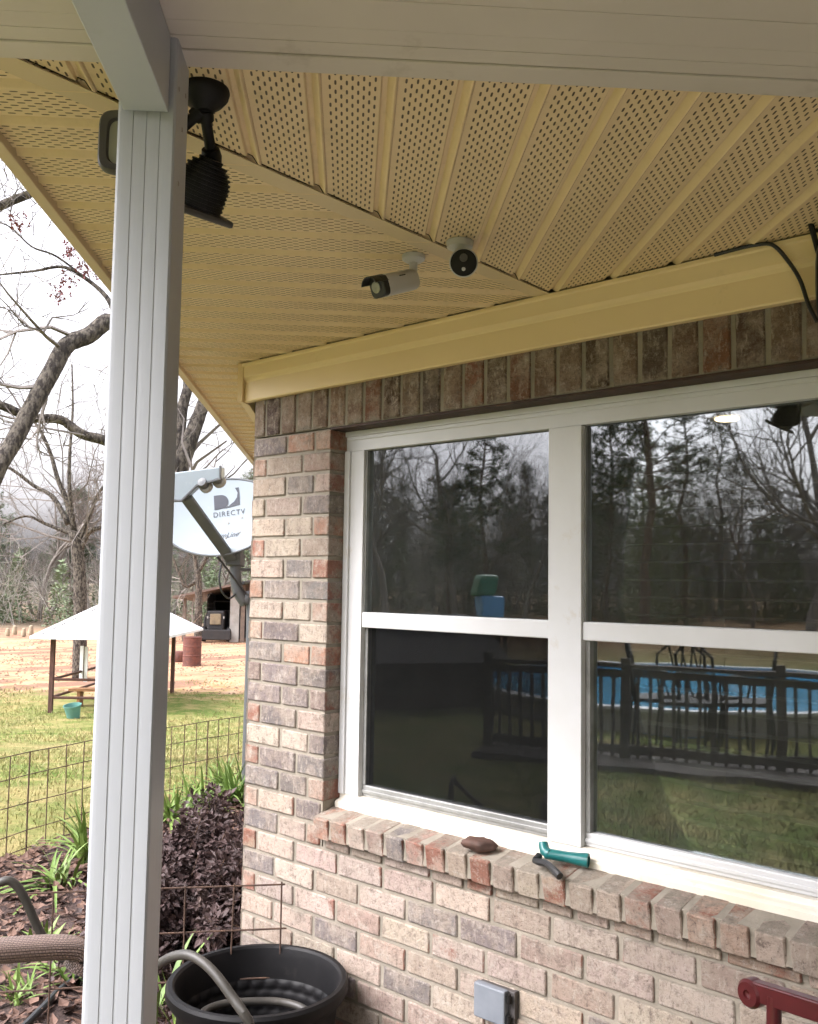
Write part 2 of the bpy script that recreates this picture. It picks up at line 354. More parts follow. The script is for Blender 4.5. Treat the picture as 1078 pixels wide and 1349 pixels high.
k.color(k.mix(dm, k.mix(k.math('MULTIPLY', fb, k.math('LESS_THAN', bb, 0.0)), grass, fld), dirt)); k.b.inputs['Roughness'].default_value = 1; k.b.inputs['Specular IOR Level'].default_value = .1
k.bump(k.math('ADD', n3, n4), .8, .03); MT['ground'] = k.m
simple('mulch', (.085,.052,.042), (.045,.028,.024), 16, .95, bump=1.0, bscale=34, bdist=.03, dirt=((.22,.14,.10), 26, .57, .8))

# ================================================================== ground
def axis_pts():
    p = [-600,-300,-160,-90,-60]; x = -45
    while x <= 45: p.append(x); x += 1.0
    return p+[60,90,160,300,600]
P_ = axis_pts(); g = G(); n = len(P_)
for b in P_:
    for a in P_:
        q = ab(a, b); bump_ = .05*mnoise.noise(Vector((a*.35, b*.35, 0)))*sstep(3, 9, math.hypot(a, b))
        g.v.append(Vector((q.x, q.y, gh(q.x, q.y)+bump_)))
for j in range(n-1):
    for i in range(n-1): g.f.append((j*n+i, j*n+i+1, (j+1)*n+i+1, (j+1)*n+i))
build(g, 'ground', MT['ground'], kind='structure', smooth=True, sharp=0, origin=Vector((0,0,0)))
BED = [(.62,-1.72),(-.5,-1.78),(-1.3,-1.4),(-1.78,-.3),(-1.88,1.0),(-1.62,2.2),(-.55,4.6),(-.1,5.6),(0,5.7),(0,0),(.9,-.9)]
def in_bed(a, b, m=0):
    c = False; j = len(BED)-1
    for i in range(len(BED)):
        if ((BED[i][1] > b) != (BED[j][1] > b)) and a < (BED[j][0]-BED[i][0])*(b-BED[i][1])/(BED[j][1]-BED[i][1])+BED[i][0]: c = not c
        j = i
    return c
g = G(); idx = {}
stp = .1
for j in range(-19, 60):
    for i in range(-28, 11):
        a, b = i*stp, j*stp
        if in_bed(a+stp/2, b+stp/2):
            q4 = []
            for da, db_ in ((0,0),(1,0),(1,1),(0,1)):
                key = (i+da, j+db_)
                if key not in idx:
                    q = ab(key[0]*stp, key[1]*stp); idx[key] = len(g.v)
                    q.z = gh(q.x, q.y) + .03 + .022*mnoise.noise(Vector((key[0]*.9, key[1]*.9, 3)))
                    g.v.append(q)
                q4.append(idx[key])
            g.f.append(tuple(q4))
build(g, 'planting_bed', MT['mulch'], kind='structure', smooth=True, sharp=0)
g = G(); g.abbox(.02, 4.6, -6.9, -1.90, -.2, .05); build(g, 'porch_floor', MT['concrete'], kind='structure')

# ================================================================== brick house
house = empty('brick_house', (0, 0, 0), 'brick house with cream perforated soffit and white twin window', 'house')
PITCH = .0677; Z1 = EYE+.415
def zb(kc): return Z1-(kc-1)*PITCH                                 # underside of course kc (mortar included)
brick_cache = {}
def brick_mesh(w_, h_, d_, var=0):
    key = (round(w_, 3), round(h_, 3), round(d_, 3), var)
    if key in brick_cache: return brick_cache[key]
    rr = random.Random(var*77+5)
    bm = bmesh.new(); bmesh.ops.create_cube(bm, size=1)
    for v_ in bm.verts:
        v_.co.x *= w_; v_.co.y *= d_; v_.co.z *= h_
        v_.co.x += rr.uniform(-.0022, .0022); v_.co.z += rr.uniform(-.0020, .0020); v_.co.y += rr.uniform(-.0012, .0012)
    bmesh.ops.bevel(bm, geom=list(bm.edges), offset=min(.0032, h_*.12), segments=1, affect='EDGES')
    me = bpy.data.meshes.new('brick'); bm.to_mesh(me); bm.free(); me.materials.append(MT['brick'])
    brick_cache[key] = me; return me
CG = (.235,.205,.195); CC = (.54,.435,.36); CT = (.42,.325,.265); CO = (.46,.265,.185); CR = (.46,.315,.24); CB = (.23,.175,.145)
RED = {'G': .02, 'C': .34, 'T': .30, 'O': .42, 'R': .80, 'B': .22}
PAL = {'G': CG, 'C': CC, 'T': CT, 'O': CO, 'R': CR, 'B': CB}
def tint(c, j=.12):
    f = 1+rnd.uniform(-j, j); return tuple(min(1, q*f*(1+rnd.uniform(-.04, .04))) for q in PAL[c])
nb = [0]
def brick(parent, c, x0, x1, z0, z1, code, yf=0.0, depth=.09, rz=0.0, loc=None):
    nb[0] += 1
    o = bpy.data.objects.new('brick', brick_mesh(x1-x0, z1-z0, depth, nb[0] % 4)); col.objects.link(o); o.parent = parent
    o.location = Vector(((x0+x1)/2, yf+depth/2+rnd.uniform(-.0018, .0012), (z0+z1)/2)) if loc is None else loc
    o.rotation_euler = (rnd.uniform(-.008, .008), rnd.uniform(-.004, .004), rz+rnd.uniform(-.006, .006)); o.color = (*tint(code), RED[code]*rnd.uniform(.7, 1.1))
    return o
WX0, WX1, WZ0, WZ1 = .374, 1.995, .915, 2.083
# mortar body of the window wall (butted blocks)
YM = .0050
g = G()
g.box((.0, YM, 0), (3.0, .16, .80)); g.box((.0, YM, .80), (WX0-.006, .16, WZ1)); g.box((WX1, YM, .80), (3.0, .16, WZ1)); g.box((.0, YM, WZ1+.005), (3.0, .16, 2.45))
g.box((WX0, YM, .80), (WX1, .075, .845))
g.prism([ab(0, 0, 0), ab(0, 6, 0), ab(.16, 6, 0), ab(.16, .0, 0)], (0, 0, 2.45))
wall = build(g, 'wall', MT['mortar'], house)
J = .0055
PIER = {1:'GOR',2:'RTT',3:'TGC',4:'CTG',5:'CCO',6:'OCT',7:'CGR',8:'OGG',9:'CCR',10:'RGC',11:'GOO',12:'BGG',13:'GGB',14:'RGC',15:'CCG',16:'RGG',17:'GGR',18:'RCG',19:'GCR'}
for kc in range(1, 20):
    z0, z1 = zb(kc)+J, zb(kc)+PITCH-J+.001
    if kc % 2: js = [0, .168, .300, .374]
    else: js = [0, .066, .246, .374]
    xr = .374 if kc < 18 else .362
    for i in range(3):
        brick(wall, None, js[i]+(J*.9 if i else -.001), min(js[i+1], xr)-(J*.9 if i < 2 else 0), z0, z1, PIER[kc][i])
rows = {20:'RCCCCCTCCT',21:'GCTCGGTCCC',22:'RCCTCCCTCG',23:'CCGTTCCGCT',24:'CTCCGCTCBC'}
for kc in range(20, 31):
    z0, z1 = zb(kc)+J, zb(kc)+PITCH-J+.001
    xs = [0, .066] if kc % 2 == 0 else [0, .155]
    while xs[-1] < 2.02: xs.append(xs[-1]+.1875+rnd.uniform(-.004, .004))
    for i in range(len(xs)-1):
        cs = rows.get(kc) or ''
        c = cs[i] if i < len(cs) else rnd.choice('CCCTTGCTGCRB')
        brick(wall, None, xs[i]+(J if i else -.001), xs[i+1]-J, z0, z1, c)
# soldier course over the window
sold = build(G().box((0.002, .02, WZ1+.006), (3.0, .03, WZ1+.012)), 'soldier_course', MT['mortar'], house)
xs = [0]+[.361+.0766*i for i in range(-4, 23)]
codes = 'TGTTTRTOBTGTRBOTTBTGTOBTTBTRT'
for i in range(len(xs)-1):
    brick(sold, None, xs[i]+(J if i else -.001), xs[i+1]-J, WZ1+.006, WZ1+.19, codes[i], depth=.07).color = [q*f_ for q, f_ in zip((*tint(codes[i]), RED[codes[i]]*.8), (.52, .45, .40, 1))]  # darkened: browner brick tone plus the frieze's shade put into colour
# rowlock sill: bricks on edge, tipped outwards
sill = build(G().box((.37, .0, .835), (2.0, .06, .865)), 'sill_course', MT['mortar'], house)
g = G(); g.prism([(.374, .0, .86), (.374, .1, .86), (.374, .1, .921), (.374, -.027, .898), (.374, -.026, .838), (.374, 0, .836)], (1.62, 0, 0))
build(g, 'sill_mortar', MT['mortar'], sill)
codes = 'ORCTGRRTRTCRTCRTRRCTRTC'
for i in range(22):
    x0 = .366+.0745*i; x1 = x0+.0745-.0105
    me = brick_mesh(x1-x0, .066, .128, i % 4)
    o = bpy.data.objects.new('brick', me); col.objects.link(o); o.parent = sill
    o.location = Vector(((x0+x1)/2, .0305+rnd.uniform(-.002, .002), .8755+rnd.uniform(-.0008, .0008))); o.rotation_euler = (R(10.5), rnd.uniform(-.004, .004), rnd.uniform(-.004, .004)); o.color = (*tint(codes[i], .1), min(1, RED[codes[i]]*rnd.uniform(.95, 1.3)))
xs = .39
while xs < 1.95:
    L = rnd.uniform(.08, .17); brick(sill, None, xs, xs+L, .801, .826, rnd.choice('CTR'), yf=-.003, depth=.05); xs += L+.014
# bricks out of the photo's view, joined
def joined_bricks(name, fn, x0, x1, k0, k1, parent):
    g = G(); tv = []
    for kc in range(k0, k1):
        x = x0+(.09 if kc % 2 else 0)
        z0, z1 = zb(kc)+J, zb(kc)+PITCH-J
        if z0 < 0: continue
        while x < x1:
            xe = min(x+.1775, x1)
            p0, p1, p2 = fn(x, 0), fn(xe, 0), fn(x, .05)
            e = (p1-p0)/2; d = (p2-p0)/2; c = (p0+p1)/2+d; c.z = (z0+z1)/2
            n0 = len(g.v); g.obox(c, e, d, (0,0,(z1-z0)/2)); t = tint(rnd.choice('CCCTTGGRB')); tv += [t]*(len(g.v)-n0); x += .1875
    o = build(g, name, MT['brick_far'], parent, kind='stuff')
    a_ = o.data.color_attributes.new('tint', 'FLOAT_COLOR', 'POINT')
    for i, t in enumerate(tv): a_.data[i].color = (*t, 1)
joined_bricks('bricks_beside_window', lambda x, d: Vector((x, d, 0)), 2.03, 3.0, 1, 31, wall)
joined_bricks('bricks_of_end_wall', lambda x, d: ab(-.004+d, x), .02, 5.9, 1, 31, wall)
# steel lintel
build(G().box((WX0-.01, .004, WZ1-.003), (WX1+.01, .10, WZ1+.0035)), 'lintel', MT['lintel'], house)
# ---- frieze board with a moulded face
g = G(); zt, zb_ = EYE+.7410, EYE+.612
prof = [(0.0, zb_), (-.020, zb_), (-.0225, zb_+.004), (-.0225, zb_+.066), (-.026, zb_+.074), (-.034, zb_+.082), (-.036, zt-.012), (-.040, zt-.008), (-.040, zt), (0.0, zt)]
g.prism([(-.040, y, z) for y, z in prof], (3.0, 0, 0))
build(g, 'frieze_board', MT['frieze'], house)
g = G(); g.obox((-.044, -.019, (zt+zb_)/2-.001), (.006, .006, 0), (-.012, .024, 0), (0, 0, (zt-zb_)/2+.002))
q = ab(-.03, .35, 0)
g.prism([Vector((-.046, -.030, zb_)), Vector((-.040, .0, zb_)), ab(0, 2.5, zb_), ab(-.03, 2.5, zb_)], (0, 0, zt-zb_-.002))
build(g, 'frieze_end', MT['frieze'], house)
# ---- soffit
ZS = EYE+.746
soff = build(G().prism([ab(-.262, -2.6, ZS+.045), ab(-.262, 6, ZS+.045), ab(.16, 6, ZS+.045), ab(.16, 0, ZS+.045), ab(2.4, -2.0, ZS+.045), ab(2.4, -2.6, ZS+.045)], (0, 0, .01)), 'soffit', MT['unlit_dark'], house)  # dark sheet painted as the unlit attic above the panels
PT = .1145
PROF = [(.0, .0), (.770, .0), (.782, .0015), (.792, .0065), (.805, .0075), (.865, .0075), (.878, .006), (.945, -.0040), (.965, -.0052), (.985, -.0035), (.999, .0)]
def soffit_panel(cross0, fn_lo, fn_hi, to_world, uoff=0):
    g = G(); g.uv = []
    for uu, dz in PROF:
        cc = cross0+uu*PT; lo, hi = fn_lo(cc), fn_hi(cc)
        if hi <= lo: hi = lo+.0005
        for t in (lo, hi):
            q = to_world(cc, t); q.z = ZS+dz; g.v.append(q); g.uv.append((uu, t))
    for i in range(len(PROF)-1): g.f.append((2*i, 2*i+1, 2*i+3, 2*i+2))
    return build(g, 'soffit_panel', MT['soffit'], soff, fixn=False)
# ribs on the right run away from the camera
A0 = .27+.0055-PT
for i in range(-3, 22):
    a0 = A0+i*PT
    if a0 < -.262: continue
    soffit_panel(a0, lambda a: -2.55, lambda a: min(a-1.7045, -a-.045) if a < .86 else -a-.045, lambda a, t: ab(a, t))
# ribs on the left run across, in the end overhang
def left_hi(b):
    lim = b+1.70
    if b < -.02: lim = min(lim, -b-.045)
    else: lim = min(lim, -.022)
    return lim
for i in range(-2, 66):
    b0 = -1.655+i*PT
    if b0 < -1.97: continue
    soffit_panel(b0, lambda b: -.268, left_hi, lambda b, t: ab(t, b))
g = G(); q0, q1 = ab(-.25, -1.95), ab(.85, -.85); dd = (q1-q0).normalized(); nn_ = Vector((-dd.y, dd.x, 0))
if nn_.dot(ab(-1, 1)) < 0: nn_ = -nn_
g.prism([Vector((q.x, q.y, ZS-.0045)) for q in (q0-nn_*.001, q1-nn_*.001, q1+nn_*.046, q0+nn_*.046)], (0, 0, .002))
build(g, 'mitre_strip', MT['fascia'], soff)
# ---- fascia at the gable side and above
g = G(); g.abbox(-.292, -.2665, -2.6, 6.5, ZS-.016, ZS+.20); build(g, 'fascia_board', MT['fascia'], house, bevel=.002)
g = G(); g.prism([ab(-.34, -2.6, ZS+.2), ab(-.34, 6.5, ZS+.2), ab(3.2, 6.5, ZS+2.0), ab(3.2, -2.6, ZS+2.0)], (0, 0, .03)); build(g, 'roof', MT['roof_grey'], house)

# unseen house front to the right; wing and end wall added to block light
g = G(); g.abbox(2.12, 4.62, -2.10, -1.95, 0, 2.45); g.abbox(4.62, 4.78, -7.2, -1.95, 0, 2.45); g.abbox(.55, 4.62, -7.2, -7.05, 0, 2.45); build(g, 'front_and_block_walls', MT['house_brown'], house)
# ================================================================== twin window
win = build(G().box((WX0, .072, WZ1-.066), (WX1, .12, WZ1-.0035)), 'window', MT['white_vinyl'], house)
def wp(name, lo, hi, m='white_vinyl', bev=.0015): return build(G().box(lo, hi), name, MT[m], win, bevel=bev)
wp('head_trim', (WX0, .064, WZ1-.020), (WX1, .0719, WZ1-.0035)); wp('head_bead', (WX0+.01, .067, WZ1-.032), (WX1-.01, .0719, WZ1-.0205))
wp('jamb', (WX0, .071, .952), (.452, .12, WZ1-.0665)); wp('jamb', (1.917, .071, .952), (WX1, .12, WZ1-.0665))
wp('jamb_trim', (WX0, .063, .952), (.396, .0708, WZ1-.0665)); wp('jamb_trim', (1.973, .063, .952), (WX1, .0708, WZ1-.0665))
wp('mullion', (1.135, .068, .951), (1.234, .13, WZ1-.0668))
g = G(); g.prism([(WX0, .050, .906), (WX0, .13, .906), (WX0, .13, .951), (WX0, .072, .951), (WX0, .070, .938), (WX0, .056, .933), (WX0, .050, .928)], (WX1-WX0, 0, 0)); build(g, 'sill', MT['sill_vinyl'], win, bevel=.001)
panes = []
for (x0, x1, low) in ((.452, 1.135, 'track_grey'), (1.234, 1.917, 'white_vinyl')):
    wp('meeting_rail', (x0+.0004, .074, 1.464), (x1-.0004, .12, 1.511), 'white_vinyl', .003)
    wp('sash_stile', (x0+.0004, .082, 1.512), (x0+.0040, .118, WZ1-.067), 'track_grey'); 
    wp('sash_stile', (x0+.0004, .088, .986), (x0+.014, .125, 1.4635), 'track_grey'); wp('sash_stile', (x1-.006, .088, .986), (x1-.0004, .125, 1.4635), 'track_grey')
    wp('lower_rail', (x0+.0004, .090, .9515), (x1-.0004, .125, .9855), low, .003)
    wp('rail_bead', (x0+.0004, .0855, .962), (x1-.0004, .0899, .972), low)
    for z0, z1, yy in ((1.5115, WZ1-.0665, .094), (.986, 1.4637, .106)):
        build(G().box((x0+.002, yy, z0), (x1-.002, yy+.005, z1)), 'pane', MT['glass'], win)
k = N('screen_mesh'); k.t.nodes.remove(k.b); tr = k.n('ShaderNodeBsdfTransparent'); df = k.n('ShaderNodeBsdfDiffuse'); df.inputs[0].default_value = (.008,.008,.008,1); ms = k.n('ShaderNodeMixShader'); ms.inputs[0].default_value = .58
k.l(tr, 0, ms, 1); k.l(df, 0, ms, 2); k.l(ms, 0, k.out, 'Surface')
g = G(); g.v = [Vector(q) for q in ((.4665, .0925, .986), (1.129, .0925, .986), (1.129, .0925, 1.4635), (.4665, .0925, 1.4635))]; g.f = [(0, 1, 2, 3)]; build(g, 'insect_screen', k.m, win)
# a dim room behind the glass
g = G()
for lo, hi in (((.1, .17, .3), (.14, 3.6, 2.5)), ((3.1, .17, .3), (3.14, 3.6, 2.5)), ((.14, 3.56, .3), (3.1, 3.6, 2.5)), ((.14, .17, .26), (3.1, 3.56, .3)), ((.14, .17, 2.44), (3.1, 3.56, 2.48))): g.box(lo, hi)
build(g, 'room', MT['room'], house)
for (x0, x1) in ((.46, 1.13), (1.24, 1.91)):
    bl = empty('window_blind', ((x0+x1)/2, .2, 1.0), 'raised-slat venetian blind behind the left half of the window' if x0 < 1 else 'raised-slat venetian blind behind the right half of the window', 'blind', 'blinds behind the window')
    z = .99
    while z < 2.02:
        g = G(); g.obox(((x0+x1)/2, .19, z), ((x1-x0)/2, 0, 0), (0, .011, .0025), (0, -.0001, .0006)); build(g, 'slat', MT['blind'], bl); z += .045
    build(G().box((x0, .175, 2.03), (x1, .205, 2.06)), 'headrail', MT['blind'], bl)
lamp = at(958, 566, 4.8); g = G(); g.lathe([(0, 0), (.05, 0), (.058, .004), (.058, .012)], (lamp.x, lamp.y, 2.425), 20)
build(g, 'ceiling_lamp', MT['lamp_glow'], label='small lit recessed ceiling lamp inside behind the right window', cat='ceiling lamp')

# ================================================================== porch
porch = empty('porch_roof', ab(.06, -2.0, 0), 'cream panelled porch roof edge resting on fluted white post', 'porch')
ZP = EYE+.70
g = G(); g.abbox(-.34, 4.6, -1.973, -1.932, ZP, ZP+.035); build(g, 'edge_trim', MT['porch_cream'], porch, bevel=.002)
b1 = -1.976; widths = [.030, .0335, .060]+[.20]*24  # rear boards carried far out of view to block sky light
for i, wd in enumerate(widths):
    g = G(); g.abbox(-.34, 4.6, b1-wd+.0007, b1, ZP+.0015+.0003*(i % 2), ZP+.03); build(g, 'ceiling_board', MT['porch_cream'], porch, bevel=.0006); b1 -= wd
g = G(); g.abbox(-.36, 5.0, b1, -1.9, ZP+.036, ZP+.10); build(g, 'roof_deck', MT['porch_cream'], porch)
# rafter that butts against the post
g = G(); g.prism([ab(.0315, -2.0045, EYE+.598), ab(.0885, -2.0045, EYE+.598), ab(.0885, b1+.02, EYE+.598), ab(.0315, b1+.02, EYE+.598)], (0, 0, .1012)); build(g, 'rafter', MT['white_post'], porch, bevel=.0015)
# fluted post, all four faces with shallow flutes
pa0, pa1, pb0, pb1 = .0235, .0970, -2.0, -1.917
def fl(n_=4, dep=.0010):                                            # convex reeds
    return [((i+t)/n_, dep*d_) for i in range(n_) for t, d_ in ((0.012, 1.0), (.10, .70), (.30, .32), (.60, .10), (.90, 0.0), (.992, 0.0))]
poly = []
for t, d in fl(): poly.append((pa0+.003+(pa1-pa0-.006)*t, pb0+d))
for t, d in fl(): poly.append((pa1-d*.6, pb0+.003+(pb1-pb0-.006)*t))
for t, d in fl(): poly.append((pa1-.003-(pa1-pa0-.006)*t, pb1-d))
for t, d in fl(): poly.append((pa0+d*.6, pb1-.003-(pb1-pb0-.006)*t))
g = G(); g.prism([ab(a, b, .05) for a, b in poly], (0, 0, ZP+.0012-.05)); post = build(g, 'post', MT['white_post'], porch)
for b_, z_ in ((-1.985, EYE+.64), (-1.955, EYE+.60), (-1.940, EYE+.655), (-1.968, EYE+.52)):
    g = G(); g.lathe([(0, .0016), (.0030, .0012), (.0036, 0)], ab(pa1-.0006, b_, z_), 10, ab(1, 0)); build(g, 'screw', MT['tin_light'], porch)
g = G(); g.abbox(pa0-.012, pa1+.012, pb0-.012, pb1+.012, .05, .066); build(g, 'post_foot', MT['white_post'], porch)

# ================================================================== things fixed to the soffit
def frame(axis, upv=(0,0,1)):
    f_ = Vector(axis).normalized(); r_ = f_.cross(Vector(upv)).normalized(); u_ = r_.cross(f_); return f_, r_, u_
# twin floodlight behind the post
fb_ = at(270, 118, 1.0)-Vector((CAMX, CAMY, EYE)); fb_ = Vector((CAMX, CAMY, EYE))+fb_*(.746/fb_.z); flood = empty('flood_light', fb_, 'black twin-head floodlight on the soffit behind the post', 'floodlight')
g = G(); g.lathe([(0, .0), (.037, .0), (.038, -.004), (.036, -.012), (.028, -.022), (.018, -.030), (.014, -.036), (0, -.037)], fb_, 32); build(g, 'base', MT['black_metal'], flood, smooth=True)
def arm(p0, p1, nm='arm'):
    g = G(); g.tube([p0, p0.lerp(p1, .5), p1], .0085, 12); g.lathe([(0,-.014),(.014,-.012),(.016,0),(.014,.012),(0,.014)], p1, 14, (p1-p0)); g.lathe([(0,-.010),(.012,-.008),(.013,0),(.012,.008),(0,.010)], p0.lerp(p1, .15), 14, (p1-p0))
    return build(g, nm, MT['black_metal'], flood, smooth=True)
hr = at(268, 243, 1.45)
arm(fb_+Vector((0, 0, -.030)), at(279, 206, 1.46))
# right head: ribbed back, rim and glass, aimed out and down
f_, r_, u_ = frame(at(238, 335, 1.50)-hr)
g = G()
for i in range(11):
    s_ = -.040+i*.0068; wd = .041*math.sqrt(max(.12, 1-((s_+.002)/.043)**2)) if s_ < -.002 else .041
    g.lathe([(0, s_), (wd, s_), (wd, s_+.0026), (wd*.955, s_+.0030), (wd*.955, s_+.0069), (0, s_+.0069)], hr, 28, f_)
hd = build(g, 'lamp_head', MT['black_metal'], flood)
g = G(); g.obox(hr+f_*.041, r_*.048, u_*.044, f_*.0055); build(g, 'rim', MT['bronze_grey'], hd, bevel=.004)
g = G(); g.obox(hr+f_*.0445, r_*.042, u_*.036, f_*.0012); build(g, 'lens', MT['lens'], hd)
# left head: seen from the front
hl = at(176, 190, 1.40)
arm(fb_+Vector((0, 0, -.030)), at(215, 190, 1.45))
f_, r_, u_ = frame(Vector((CAMX-hl.x, CAMY-hl.y, -.10))+ab(-.35, 0), (.04, 0, 1))
g = G(); g.lathe([(0, -.052), (.026, -.050), (.044, -.030), (.046, -.006), (0, -.006)], hl, 24, f_); hd = build(g, 'lamp_head', MT['black_metal'], flood, smooth=True)
rim = []
for t in range(40):
    th = 2*math.pi*t/40; c_, s_ = math.cos(th), math.sin(th); e = .35
    rim.append((math.copysign(abs(c_)**e, c_), math.copysign(abs(s_)**e, s_)))
g = G(); k0 = len(rim)
for sc_, dz in ((1, -.004), (1, .006), (.93, .012), (.74, .010), (.70, .002)):
    for a, b in rim: g.v.append(hl + r_*(a*.050*sc_) + u_*(b*.0475*sc_*(1-.05*a*a)) + f_*dz)
for j in range(4):
    for i in range(k0): i2 = (i+1) % k0; g.f.append((j*k0+i, j*k0+i2, (j+1)*k0+i2, (j+1)*k0+i))
build(g, 'rim', MT['bronze_grey'], hd, smooth=True)
g = G(); g.prism([hl+r_*(a*.036)+u_*(b*.0345)+f_*.0015 for a, b in rim], f_*.001); build(g, 'lens', MT['lens'], hd)
# bullet camera
cb = at(545, 338, 2.075); cb = Vector((cb.x, cb.y, ZS-.004)); c1 = empty('security_camera', cb, 'white bullet security camera with black visored lens, on the left soffit', 'security camera', 'security cameras on the soffit')
g = G(); g.lathe([(0, .004), (.026, .004), (.027, 0), (.026, -.006), (.019, -.011), (.010, -.013), (0, -.013)], cb, 28); build(g, 'mount', MT['cam_white'], c1, smooth=True)
p1, p0 = at(541, 369, 2.07), at(494, 379, 2.00)
g = G(); g.tube([cb+Vector((0,0,-.010)), cb+Vector((0,0,-.030)), (cb+Vector((0,0,-.030))).lerp(p1, .6), p1], [.0095, .0095, .0085, .0085], 12); build(g, 'arm', MT['cam_white'], c1, smooth=True)
ax = (p0-p1).normalized(); f_, r_, u_ = frame(ax)
def sq(rw, rh, e=.55, n_=32):
    o = []
    for t in range(n_):
        th = 2*math.pi*t/n_; c_, s_ = math.cos(th), math.sin(th); o.append((math.copysign(abs(c_)**e, c_)*rw, math.copysign(abs(s_)**e, s_)*rh))
    return o
def shell(c, secs, f_, r_, u_):                                    # secs: (position along f, half width, half height)
    g = G(); n_ = 32
    for p_, rw, rh in secs:
        for a, b in sq(rw, rh): g.v.append(c+f_*p_+r_*a+u_*b)
    for j in range(len(secs)-1):
        for i in range(n_): i2 = (i+1) % n_; g.f.append((j*n_+i, j*n_+i2, (j+1)*n_+i2, (j+1)*n_+i))
    g.f.append(tuple(range(n_))); g.f.append(tuple((len(secs)-1)*n_+i for i in range(n_-1, -1, -1))); return g
L_ = (p0-p1).length
bd = build(shell(p1, [(-.012, .017, .017), (-.004, .022, .022), (0, .0235, .0235), (L_*.80, .0245, .0245)], f_, r_, u_), 'body', MT['cam_white'], c1, smooth=True)
build(shell(p1, [(L_*.80+.0002, .0236, .0236), (L_*.93, .0236, .0236), (L_*.95, .021, .021)], f_, r_, u_), 'front_ring', MT['black_plastic'], c1, smooth=True)
g = G(); g.lathe([(0, 0), (.012, 0), (.013, .003), (.009, .004), (0, .002)], p1+f_*(L_*.95), 20, f_); build(g, 'lens', MT['lens'], c1, smooth=True)
g = G(); vis = []
for i in range(13):
    th = R(20)+R(140)*i/12; vis.append((math.cos(th)*.0262, math.sin(th)*.0262))
poly = vis+[(a*.92, b*.92) for a, b in reversed(vis)]
g.prism([p1+f_*(L_*.78)+r_*a+u_*b for a, b in poly], f_*(L_*.36)); build(g, 'visor', MT['black_plastic'], c1)
g = G(); g.obox(p1+f_*(L_*.40)-r_*.0205+u_*.0125, f_*.009, u_*.0012, r_*.0045); build(g, 'print_strip', MT['black_plastic'], c1)
# turret camera facing the viewer
cb = at(606, 318, 1.985); cb = Vector((cb.x, cb.y, ZS-.0065)); c2 = empty('security_camera', cb, 'white round-faced security camera with black disc front, on the mitre strip', 'security camera', 'security cameras on the soffit')
g = G(); g.lathe([(0, .006), (.029, .006), (.030, .002), (.028, -.008), (.018, -.013), (0, -.014)], cb, 28); build(g, 'mount', MT['cam_white'], c2, smooth=True)
fc = at(611, 346, 1.93); ax = Vector((CAMX, CAMY, EYE+.1))-fc; f_, r_, u_ = frame(ax)
g = G(); g.tube([cb+Vector((0,0,-.010)), cb+Vector((0,0,-.026)), fc-f_*.030], [.011, .011, .012], 14); build(g, 'arm', MT['cam_white'], c2, smooth=True)
g = G(); g.lathe([(0, -.052), (.020, -.050), (.028, -.038), (.0305, -.010), (.0305, .0), (.0285, .002), (.0285, -.001), (0, -.001)], fc, 36, f_); build(g, 'body', MT['cam_white'], c2, smooth=True)
g = G(); g.lathe([(0, .002), (.015, .0016), (.0280, .0), (.0280, -.0012), (0, -.0012)], fc, 36, f_); build(g, 'face', MT['black_metal'], c2, smooth=True)
g = G(); g.lathe([(0, .0035), (.0035, .003), (.0042, .0015), (0, .001)], fc-u_*.013, 14, f_); build(g, 'lens', MT['cam_white'], c2, smooth=True)
g = G(); g.lathe([(0, .004), (.008, .0035), (.009, .001), (0, .001)], fc+u_*.010, 18, f_); build(g, 'sensor', MT['bronze_grey'], c2, smooth=True)
# black box speaker at the right edge with its cable
sp0 = Vector((1.925, -.062, 2.215)); spk = empty('wall_speaker', sp0, 'black speaker box hung under the frieze board at the right edge', 'speaker')
build(shell(sp0, [(-.05, .040, .082), (-.045, .050, .095), (.03, .054, .105), (.05, .045, .095)], Vector((0,-1,0)), Vector((1,0,0)), Vector((0,0,1))), 'cabinet', MT['black_plastic'], spk, smooth=True)
g = G(); g.tube([sp0+Vector((-.052, -.0, .06)), sp0+Vector((-.066, -.02, .14)), sp0+Vector((-.030, -.02, .19)), sp0+Vector((.03, -.01, .155))], .006, 8); build(g, 'bracket', MT['black_metal'], spk, smooth=True)
def bez(pts, n_=6):
    o = []; P = [Vector(q) for q in pts]; P = [P[0]*2-P[1]]+P+[P[-1]*2-P[-2]]
    for i in range(1, len(P)-2):
        for t in range(n_):
            t_ = t/n_; a, b, c, d = P[i-1], P[i], P[i+1], P[i+2]
            o.append(.5*((2*b)+(c-a)*t_+(2*a-5*b+4*c-d)*t_*t_+(3*b-a-3*c+d)*t_**3))
    o.append(P[-2]); return o
g = G(); g.tube(bez([(1.64, -.040, 2.343), (1.69, -.047, 2.342), (1.735, -.052, 2.340), (1.772, -.050, 2.332), (1.802, -.046, 2.292), (1.826, -.045, 2.245), (1.842, -.045, 2.19), (1.86, -.05, 2.15)]), .0042, 8)
build(g, 'cable', MT['black_plastic'], label='black cable looping over the frieze board to the speaker', cat='cable', smooth=True)

